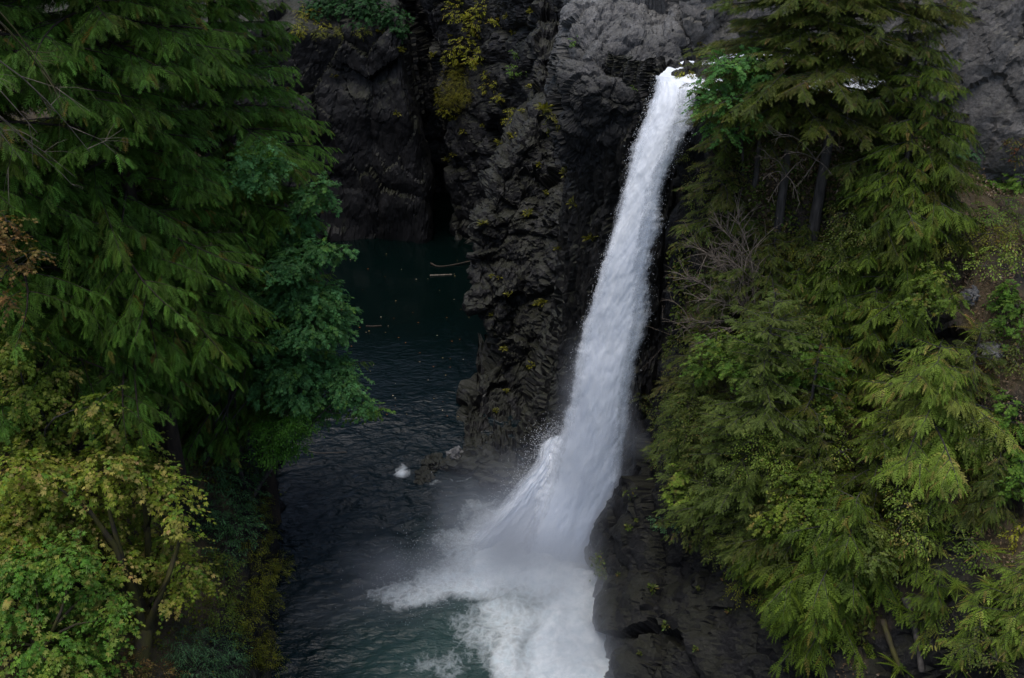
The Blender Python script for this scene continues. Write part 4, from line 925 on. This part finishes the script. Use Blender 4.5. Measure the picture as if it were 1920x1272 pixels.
WALLG = ([(.05, .11, .012), (.08, .16, .018), (.12, .20, .03), (.17, .20, .03)], [.3, .35, .22, .13])
for lab, L, P_, lf_, T_, fw in (
    ('broad-leaved bush with fresh green leaves in front of the bushy young fir', [(1345, 640, 32), (1380, 680, 34), (1320, 690, 28), (1400, 630, 26)], WALLG, .13, T_MAPLE, 3.4),
    ('fresh green maple bush on the slope between the bushy fir and the pale cedar', [(1520, 660, 30), (1555, 690, 30), (1500, 700, 26)], LIME, .14, T_MAPLE, 3.2),
    ('rusty and green leafy bush above the low dense cedar', [(1480, 940, 28), (1510, 980, 28), (1450, 975, 24)], MIXMAPLE, .13, T_MAPLE, 3.0),
    ('yellow-green maple sprig on the brink over the dark rock brow', [(1280, 890, 24), (1300, 930, 24), (1265, 920, 18)], YCED, .13, T_MAPLE, 1.5),
    ('dark leafy bush filling the shade left of the slender yellow sapling', [(1600, 1030, 28), (1640, 1050, 28), (1620, 990, 24)], FIRG, .13, T_MAPLE, 2.4),
    ('green leafy branch reaching in at the right edge above the golden sprig', [(1905, 900, 22), (1890, 925, 18), (1918, 870, 24)], LIME, .13, T_MAPLE, .8),
    ('mossy green scrub on the bare soil under the grey cliff', [(1845, 400, 26), (1890, 395, 26), (1815, 415, 20), (1910, 430, 24)], WALLG, .12, T_OVAL, .3),
    ('olive scrub at the right edge over the bare soil beside the pale rock', [(1905, 690, 22), (1885, 670, 16), (1850, 620, 20), (1910, 650, 18)], OLIVE, .12, T_OVAL, .3)):
    shrub(lab, L, P_, lf_, T_, lift=.8, fwd=fw, dens=28, spread=.5)
FWD = {'large': 1.6, 'yellow-green': 3.2, 'bright': 2.2, 'green': 2.6, 'leafy': 2.6, 'mossy': .8, 'rust-tinged': .4}
for lab, L, P_, lf_, T_ in (
    ('large olive leafy bush on the brink beside the lower fall', [(1290, 760, 34), (1320, 800, 36), (1275, 820, 26), (1345, 760, 30), (1310, 850, 28)], OLIVE, .12, T_OVAL),
    ('yellow-green leafy bush overlapping the bushy young fir', [(1420, 830, 34), (1455, 870, 34), (1400, 880, 30), (1470, 820, 26)], YCED, .12, T_OVAL),
    ('green leafy bush filling the gap below the olive fir', [(1500, 900, 32), (1530, 940, 34), (1480, 960, 30), (1540, 890, 26)], RCED, .12, T_MAPLE),
    ('bright yellow-green bush beside the slender yellow sapling', [(1680, 920, 22), (1700, 950, 24), (1690, 985, 22), (1720, 1010, 20)], YCED, .12, T_OVAL),
    ('leafy bush of mixed greens on the slope left of the yellow-green cedar', [(1530, 740, 28), (1560, 770, 28), (1510, 770, 22)], RCED, .12, T_MAPLE),
    ('olive bush on the slope just right of the yellow-green cedar', [(1830, 790, 24), (1860, 820, 24), (1820, 830, 20)], OLIVE, .12, T_OVAL),
    ('green bush on the soil above the right-edge sapling', [(1820, 1010, 22), (1845, 1045, 22), (1800, 1050, 18)], RCED, .12, T_OVAL),
    ('olive scrub near the bottom right corner', [(1840, 1180, 24), (1815, 1220, 22), (1870, 1240, 24)], OLIVE, .11, T_OVAL),
    ('yellow-green scrub at the right edge under the grey cliff', [(1880, 470, 22), (1850, 500, 22), (1905, 490, 20)], YCED, .12, T_OVAL),
    ('leafy green bush among the cedar saplings near the grey cliff', [(1760, 520, 28), (1730, 560, 28), (1780, 560, 22)], RCED, .13, T_MAPLE),
    ('olive bush between the bare hemlock trunk and the drooping cedar', [(1590, 400, 30), (1620, 440, 30), (1570, 450, 24)], OLIVE, .12, T_OVAL),
    ('leafy olive shrub left of the pale blue-green bush at the slope centre', [(1500, 590, 24), (1525, 615, 22), (1480, 620, 18)], OLIVE, .12, T_OVAL),
    ('leafy green shrub mixed with rusty leaves under the small combed cedar', [(1545, 830, 26), (1575, 850, 24), (1560, 800, 20)], MIXMAPLE, .11, T_OVAL),
    ('olive leafy shrub spilling over the rock left of the low dense cedar', [(1370, 1010, 26), (1400, 1040, 24), (1350, 1045, 20), (1430, 1010, 20)], OLIVE, .11, T_OVAL),
    ('mossy brown scrub on the rock brow below the young hemlock', [(1390, 1100, 22), (1425, 1120, 20), (1455, 1110, 18)], MOSSY, .09, T_OVAL),
    ('green leafy shrub between the shaggy olive fir and the bushy young fir', [(1350, 880, 26), (1330, 910, 24), (1365, 930, 24)], FIRG, .11, T_OVAL),
    ('dull olive shrub below the bare trunks at the top of the slope', [(1545, 470, 26), (1580, 490, 24), (1515, 480, 20)], OLIVE, .11, T_OVAL),
    ('rust-tinged scrub on the soil right of the yellow-green cedar', [(1850, 690, 18), (1835, 715, 16)], ORANGE, .10, T_OVAL),
    ('olive mossy scrub at the upper right under the grey cliff', [(1800, 430, 24), (1850, 440, 26), (1890, 430, 24), (1770, 460, 20)], MOSSY, .10, T_OVAL)):
    shrub(lab, L, P_, lf_, T_, lift=.8, fwd=FWD.get(lab.split()[0], 1.5), dens=30, spread=.5)

broad('maple', 'bluish green maple leaning in front of the waterfall lip', 'tree', on_px(1390, 330), [(1318, 195, 22), (1345, 108, 18), (1400, 105, 26), (1440, 140, 26), (1340, 150, 26), (1375, 125, 28), (1335, 235, 22), (1365, 180, 30), (1400, 160, 26), (1300, 165, 12), (1360, 250, 26), (1415, 215, 30)], 41.6, LIPM, .16, dens=18, jitter=.3, trunk_r=.07)
shrub('dark teal shrub low on the grey cliff', [(1775, 280, 22), (1800, 290, 22), (1745, 295, 20), (1825, 285, 12), (1790, 310, 20)], TEALSH, .13, T_MAPLE, lift=.8, dens=26)
shrub('slim lime green plant growing up the grey cliff', [(1778, 195, 9), (1780, 215, 10), (1778, 240, 11), (1770, 260, 10)], LIME, .12, lift=.8, dens=26)
shrub('green shrub at the foot of the grey cliff on the right edge', [(1850, 345, 24), (1880, 340, 22), (1910, 345, 24)], LIME, .13, T_MAPLE, lift=.7, dens=22)
shrub('small reddish bush against the grey cliff at the right edge', [(1895, 268, 14), (1915, 275, 16), (1905, 300, 16)], ([(.12, .03, .015), (.10, .10, .015), (.05, .10, .015)], [.4, .2, .4]), .12, lift=.7, dens=26)
shrub('reddish yellow sprig high on the grey cliff', [(1790, 12, 14), (1775, 5, 10)], ORANGE, .12, lift=.5, dens=22)
shrub('bright green leafy shrub on the right edge at mid height', [(1885, 540, 26), (1905, 575, 28), (1880, 600, 24), (1900, 630, 26), (1860, 565, 14)], LIME, .13, T_MAPLE, lift=.9, dens=22)
shrub('bright green shrub on the right edge below the pale rock', [(1890, 750, 24), (1905, 790, 26), (1875, 800, 20), (1905, 840, 22), (1870, 735, 12)], LIME, .13, T_MAPLE, lift=.9, dens=22)
shrub('golden leafy sprig on the right edge above the last sapling', [(1910, 985, 18), (1900, 1005, 14)], YSHRUB, .13, lift=.8, dens=26)
shrub('pale blue-green bush in the middle of the right slope', [(1590, 605, 24), (1610, 625, 20), (1570, 620, 18)], ([(.06, .10, .05), (.08, .14, .07)], [.5, .5]), .12, lift=1.6, dens=24)
shrub('pale blue-green bush right of the middle above the yellow-green cedar', [(1690, 640, 22), (1710, 630, 18), (1670, 655, 16)], ([(.06, .10, .05), (.08, .14, .07)], [.5, .5]), .12, lift=1.2, dens=24)
shrub('small lime plant in the dark gap left of the yellow-green cedar', [(1558, 690, 14), (1550, 712, 16), (1575, 705, 10)], LIME, .12, lift=1.2, dens=26)
shrub('grey-green bush at the brink of the lower fall', [(1200, 745, 16), (1225, 770, 20), (1255, 745, 20), (1240, 800, 22)], OLIVE, .10, lift=.5, dens=34)
shrub('sparse grey-green bush on the brink above the dark rock brow', [(1215, 850, 14), (1245, 865, 18), (1235, 835, 14), (1270, 900, 20)], OLIVE, .10, lift=.5, dens=34)
shrub('pale bush on the dark rock brow under the shaggy fir', [(1245, 985, 16), (1265, 975, 14), (1225, 975, 10)], TEALSH, .12, lift=.5, dens=28)
shrub('olive bush hugging the brink beside the middle of the fall', [(1255, 660, 16), (1275, 640, 20), (1262, 690, 18), (1285, 700, 22)], OLIVE, .10, lift=.6, dens=34)
shrub('olive bush at the brink below the lip maple', [(1290, 290, 14), (1310, 320, 18), (1295, 345, 18), (1300, 380, 20)], OLIVE, .11, lift=.6, dens=30)
shrub('yellowish bush on the slope between the two middle hemlocks', [(1490, 470, 24), (1530, 490, 22), (1465, 500, 20)], YSHRUB, .10, lift=1.3, dens=20)
shrub('bright lime plant low at the right beside the leaning log', [(1760, 1160, 14), (1790, 1150, 14), (1770, 1190, 16), (1745, 1205, 10)], YCED, .12, lift=.6, dens=28)
fm = [fern_mesh(k, YCED) for k in range(3)] + [fern_mesh(9, RCED)]
scatter('fern', 'small green fern growing on the brown soil of the right slope', 'fern', 'ferns on the right slope', fm,
        [(1800, 970), (1815, 960), (1690, 1140), (1640, 1040), (1850, 720), (1780, 860), (1840, 880), (1760, 1000), (1860, 1100), (1880, 1240), (1800, 1250), (1690, 1250), (1830, 620), (1760, 570), (1830, 470), (1740, 700), (1850, 1030), (1790, 1100), (1905, 930), (1650, 640), (1820, 790), (1560, 1200), (1500, 1170), (1420, 1030)], .7, 1.25, 8, .15)

# dead brown thicket at the brink
twig_tree('dead_bush', 'brown dead bush of bare fanning twigs at the brink beside the fall', 'bush', on_px(1390, 590) + np.array([0, -2.3, .5]),
          [on_px(x, y) + np.array([dx, -3.1, dz]) for x, y, dx, dz in ((1290, 430, -.2, .5), (1320, 400, 0, .5), (1350, 380, 0, .5), (1275, 480, -.3, .3), (1300, 520, -.3, .3), (1285, 560, -.3, 0), (1330, 450, 0, .6), (1370, 430, 0, .6), (1380, 480, 0, .8), (1310, 590, -.3, .2), (1345, 520, 0, .6), (1300, 460, 0, .9))], 'deadwood', 12, .05, 26, 1.7)
twig_tree('dead_bush', 'grey bare twigs hanging over the dark alcove right of the fall', 'bush', on_px(1300, 640) + np.array([0, -.3, .2]),
          [on_px(x, y) + np.array([dx, -.8, dz]) for x, y, dx, dz in ((1255, 590, -.5, .2), (1250, 640, -.4, .1), (1262, 560, -.4, .3), (1280, 700, -.3, 0), (1330, 700, 0, .3))], 'deadwood', 13, .03, 7)
twig_tree('dead_bush', 'small fan of dead twigs in front of the olive hemlocks', 'bush', on_px(1400, 545) + np.array([.6, -1.2, .3]),
          [on_px(x, y) + np.array([0, -1.8, .3]) for x, y in ((1430, 500), (1415, 540), (1380, 555), (1440, 545), (1395, 580))], 'deadwood', 14, .025, 6)

# logs, stones
def log(label, pts, r, m, name='log', cat='log', group=None, kind_seed=0):
    pts = np.array(pts, float); base = pts.mean(0); Wd = Wood(); t = catmull(pts[:, None], 12, 0)[:, 0] - base
    rr = r * (1 - .35 * np.linspace(0, 1, 12)) * (1 + .12 * np.sin(np.arange(12) * 2.1))
    t = np.concatenate([t[:1] - (t[1:2] - t[:1]) * .02, t, t[-1:] + (t[-1:] - t[-2:-1]) * .02]); rr = np.concatenate([[.004], rr, [.004]])
    Wd.tube(t, rr, 8); o = obj(name, Wd.mesh(name, M[m])); o.location = tuple(base); return tag(o, label, cat, group)
fz = lambda x, y, z=.05: at_z(x, y, z)
log('thin pale stick floating on the far pool below the other stick', [fz(806, 517), fz(828, 516), fz(848, 515)], .09, 'deadwood', 'stick', 'stick')
log('crooked dark stick lying against the foot of the buttress', [fz(808, 494, .1), fz(822, 500), fz(850, 497), fz(885, 489, .3)], .09, 'redbark', 'stick', 'stick')
log('short reddish stick floating beside the maple tips', [fz(686, 612), fz(700, 612), fz(716, 611)], .08, 'redbark', 'stick', 'stick')
log('bare grey log lying down the slope at the lower right', [on_px(1690, 1120) + [0, -.2, .25], on_px(1712, 1190) + [0, -.25, .25], on_px(1722, 1262) + [0, -.2, .2]], .17, 'bark')
log('mossy dark log beside the bare grey log', [on_px(1652, 1165) + [0, -.2, .2], on_px(1672, 1215) + [0, -.25, .2], on_px(1690, 1268) + [0, -.2, .2]], .13, 'mossbark')
log('thin fallen twig poking over the pool under the vivid green shrub', [at(575, 845, 55), at(600, 850, 54.5), at(650, 848, 54)], .05, 'deadwood', 'stick', 'stick')

def ico(sub=4):
    import bmesh
    bm = bmesh.new(); bmesh.ops.create_icosphere(bm, subdivisions=sub, radius=1); bm.verts.ensure_lookup_table()
    V = np.array([v.co[:] for v in bm.verts]); F = np.array([[v.index for v in f.verts] for f in bm.faces]); bm.free(); return V, F
IV, IF = ico(4)
def boulder(label, p, r, m, seed, group=None):
    sc_ = np.array(r); P = IV * sc_; h, e = facets(IV * 1.3 + seed * 3.7, seed); h2, _ = facets(IV * 3.1 + seed, seed + 40)
    P = P * (1 + .38 * h + .13 * h2 - .08 * np.clip(1 - e * 5, 0, 1))[:, None]
    o = obj('boulder', make_mesh('boulder', P, IF, M[m])); o.location = tuple(float(v) for v in p); o.rotation_euler = (0, 0, seed); return tag(o, label, 'rock', group)
boulder('pale grey boulder on the low rocks at the buttress foot', at_z(856, 858, .5), (.6, .6, .75), 'grey', 1)
boulder('dark boulder in the pool left of the pale boulder', at_z(815, 872, .1), (1.0, .9, .55), 'basalt', 2)
boulder('dark low boulder tucked against the buttress right of the pale boulder', at_z(895, 866, .4), (1.5, 1.2, .9), 'basalt', 3)
boulder('wet ledge rock at the foot of the fall, with the side cascade bursting over it', at(1046, 862, 48.6), (1.0, .8, .8), 'striated', 4)
boulder('flat dark rock awash beside the little splash in the pool', at_z(795, 893, -.05), (.9, .6, .35), 'basalt', 5)
boulder('long wet rock below the buttress, half hidden by mist', at_z(945, 893, .3), (2.2, 1.0, .9), 'striated', 6)
boulder('pale angular rock jutting from the soil at the right edge', on_px(1868, 655), (.75, .5, .3), 'grey', 7)
boulder('small grey rock in the soil right of the cedar saplings', on_px(1815, 555), (.35, .3, .4), 'grey', 8)

# fallen leaves floating on the still water
g = np.random.default_rng(77); lm = []
for k, c in enumerate(((.30, .10, .02), (.42, .30, .14), (.5, .42, .3))):
    lm.append(make_mesh('leaf', T_MAPLE[0] * np.array([.085, .085, .04]), T_MAPLE[1], M['leaf'], col=np.tile(c, (len(T_MAPLE[0]), 1))))
for k in range(70):
    x, y = (g.uniform(640, 900), 470 + 330 * g.random() ** .8)
    o = obj('fallen_leaf', lm[k % 3]); p = at_z(x, y, 0); o.location = (p[0], p[1], .10); o.rotation_euler = (0, 0, g.random() * 6.28); s_ = .7 + .7 * g.random(); o.scale = (s_, s_, s_)
    tag(o, 'tiny fallen leaf floating on the dark still pool', 'leaf', 'fallen leaves on the pool')

# ground cover: nobody could count it
def cover(name, sheet, attr_fn, n, P, leaf, T, seed, label, keep):
    g = np.random.default_rng(seed); Vv = SHEETS[sheet]; nv, nu = Vv.shape[:2]
    i, j = g.integers(0, nv - 1, n), g.integers(0, nu - 1, n); p = Vv[i, j] + (Vv[i + 1, j] - Vv[i, j]) * g.random((n, 1)) + (Vv[i, j + 1] - Vv[i, j]) * g.random((n, 1))
    nr = nrmz(np.cross(Vv[i, j + 1] - Vv[i, j], Vv[i + 1, j] - Vv[i, j]))
    w = attr_fn(p) + .6 * fbm(p * .45, 3, seed); k = (w > .55) & keep(p); p, nr = p[k], nr[k]; n = len(p)
    L = Leaves()
    cl = pal(n, P[0], .2, P[1], g)
    for q in range(6):
        d = nrmz(nr * .6 + g.normal(0, .7, (n, 3)) + np.array([0, 0, -.1]))
        L.add(T, p + g.normal(0, .16, (n, 3)) + nr * .12 * g.random((n, 1)), d, nr + np.array([0, 0, .6]) + g.normal(0, .3, (n, 3)), leaf * (.5 + g.random(n)), cl * .6 + pal(n, P[0], .2, P[1], g) * .4)
    o = obj(name, L.mesh(name, M['leaf'])); tag(o, label, 'ground cover', None, 'stuff')
LITTER = ([(.12, .08, .045), (.20, .14, .08), (.07, .045, .025), (.30, .25, .19)], [.35, .3, .2, .15])
cover('leaf_litter', 'right_bank', soil_right, 42000, LITTER, .12, T_OVAL, 5, 'brown leaf litter on the bare soil of the right slope', lambda p: p[:, 0] > 11)
cover('undergrowth', 'right_bank', soil_right, 34000, OLIVE, .18, T_OVAL, 1, 'olive undergrowth covering the right slope', lambda p: (p[:, 0] < 17 + 1.5 * fbm(p * .3, 2, 3)) & (p[:, 2] < 27))
cover('undergrowth', 'left_bank', soil_left, 30000, MOSSY, .15, T_OVAL, 2, 'mossy brown-green undergrowth covering the left bank', lambda p: p[:, 2] < 22)

# ------------------------------------------------------------------ light, sky, camera
SUN_EL, SUN_AZ = 78.0, 235.0     # azimuth measured clockwise from +Y
world = bpy.data.worlds.new('World'); sc.world = world; world.use_nodes = True
nt = world.node_tree; nt.nodes.clear()
wo = nt.nodes.new('ShaderNodeOutputWorld'); bg = nt.nodes.new('ShaderNodeBackground'); sky = nt.nodes.new('ShaderNodeTexSky')
sky.sky_type = 'NISHITA'; sky.sun_disc = False; sky.sun_elevation = R(SUN_EL); sky.sun_rotation = R(SUN_AZ); sky.altitude = 100
sky.air_density = 1.0; sky.dust_density = 4.0; sky.ozone_density = 1.0
bg.inputs['Strength'].default_value = .15
nt.links.new(sky.outputs[0], bg.inputs[0]); nt.links.new(bg.outputs[0], wo.inputs[0])
sl = bpy.data.lights.new('sun', 'SUN'); sl.energy = 1.2; sl.angle = R(50); sl.color = (1, .98, .95)
so = bpy.data.objects.new('sun', sl); COL.objects.link(so)
sd = Vector((math.sin(R(SUN_AZ)) * math.cos(R(SUN_EL)), math.cos(R(SUN_AZ)) * math.cos(R(SUN_EL)), math.sin(R(SUN_EL))))
so.rotation_euler = (-sd).to_track_quat('-Z', 'Y').to_euler(); so.location = sd * 200

cam = bpy.data.cameras.new('camera'); cam.sensor_width = 36; cam.lens = 36 * FPX / 1920; cam.clip_end = 3000; cam.clip_start = .1
co = bpy.data.objects.new('camera', cam); COL.objects.link(co); co.location = (0, 0, CAM_Z); co.rotation_euler = (R(90) - PITCH, 0, 0)
sc.camera = co
sc.render.engine = 'CYCLES'
sc.cycles.use_denoising = True
sc.cycles.max_bounces = 6; sc.cycles.diffuse_bounces = 3; sc.cycles.glossy_bounces = 2; sc.cycles.transmission_bounces = 3; sc.cycles.transparent_max_bounces = 10; sc.cycles.volume_bounces = 1
sc.view_settings.view_transform = 'Standard'; sc.view_settings.look = 'None'; sc.view_settings.gamma = 1; sc.view_settings.exposure = .3
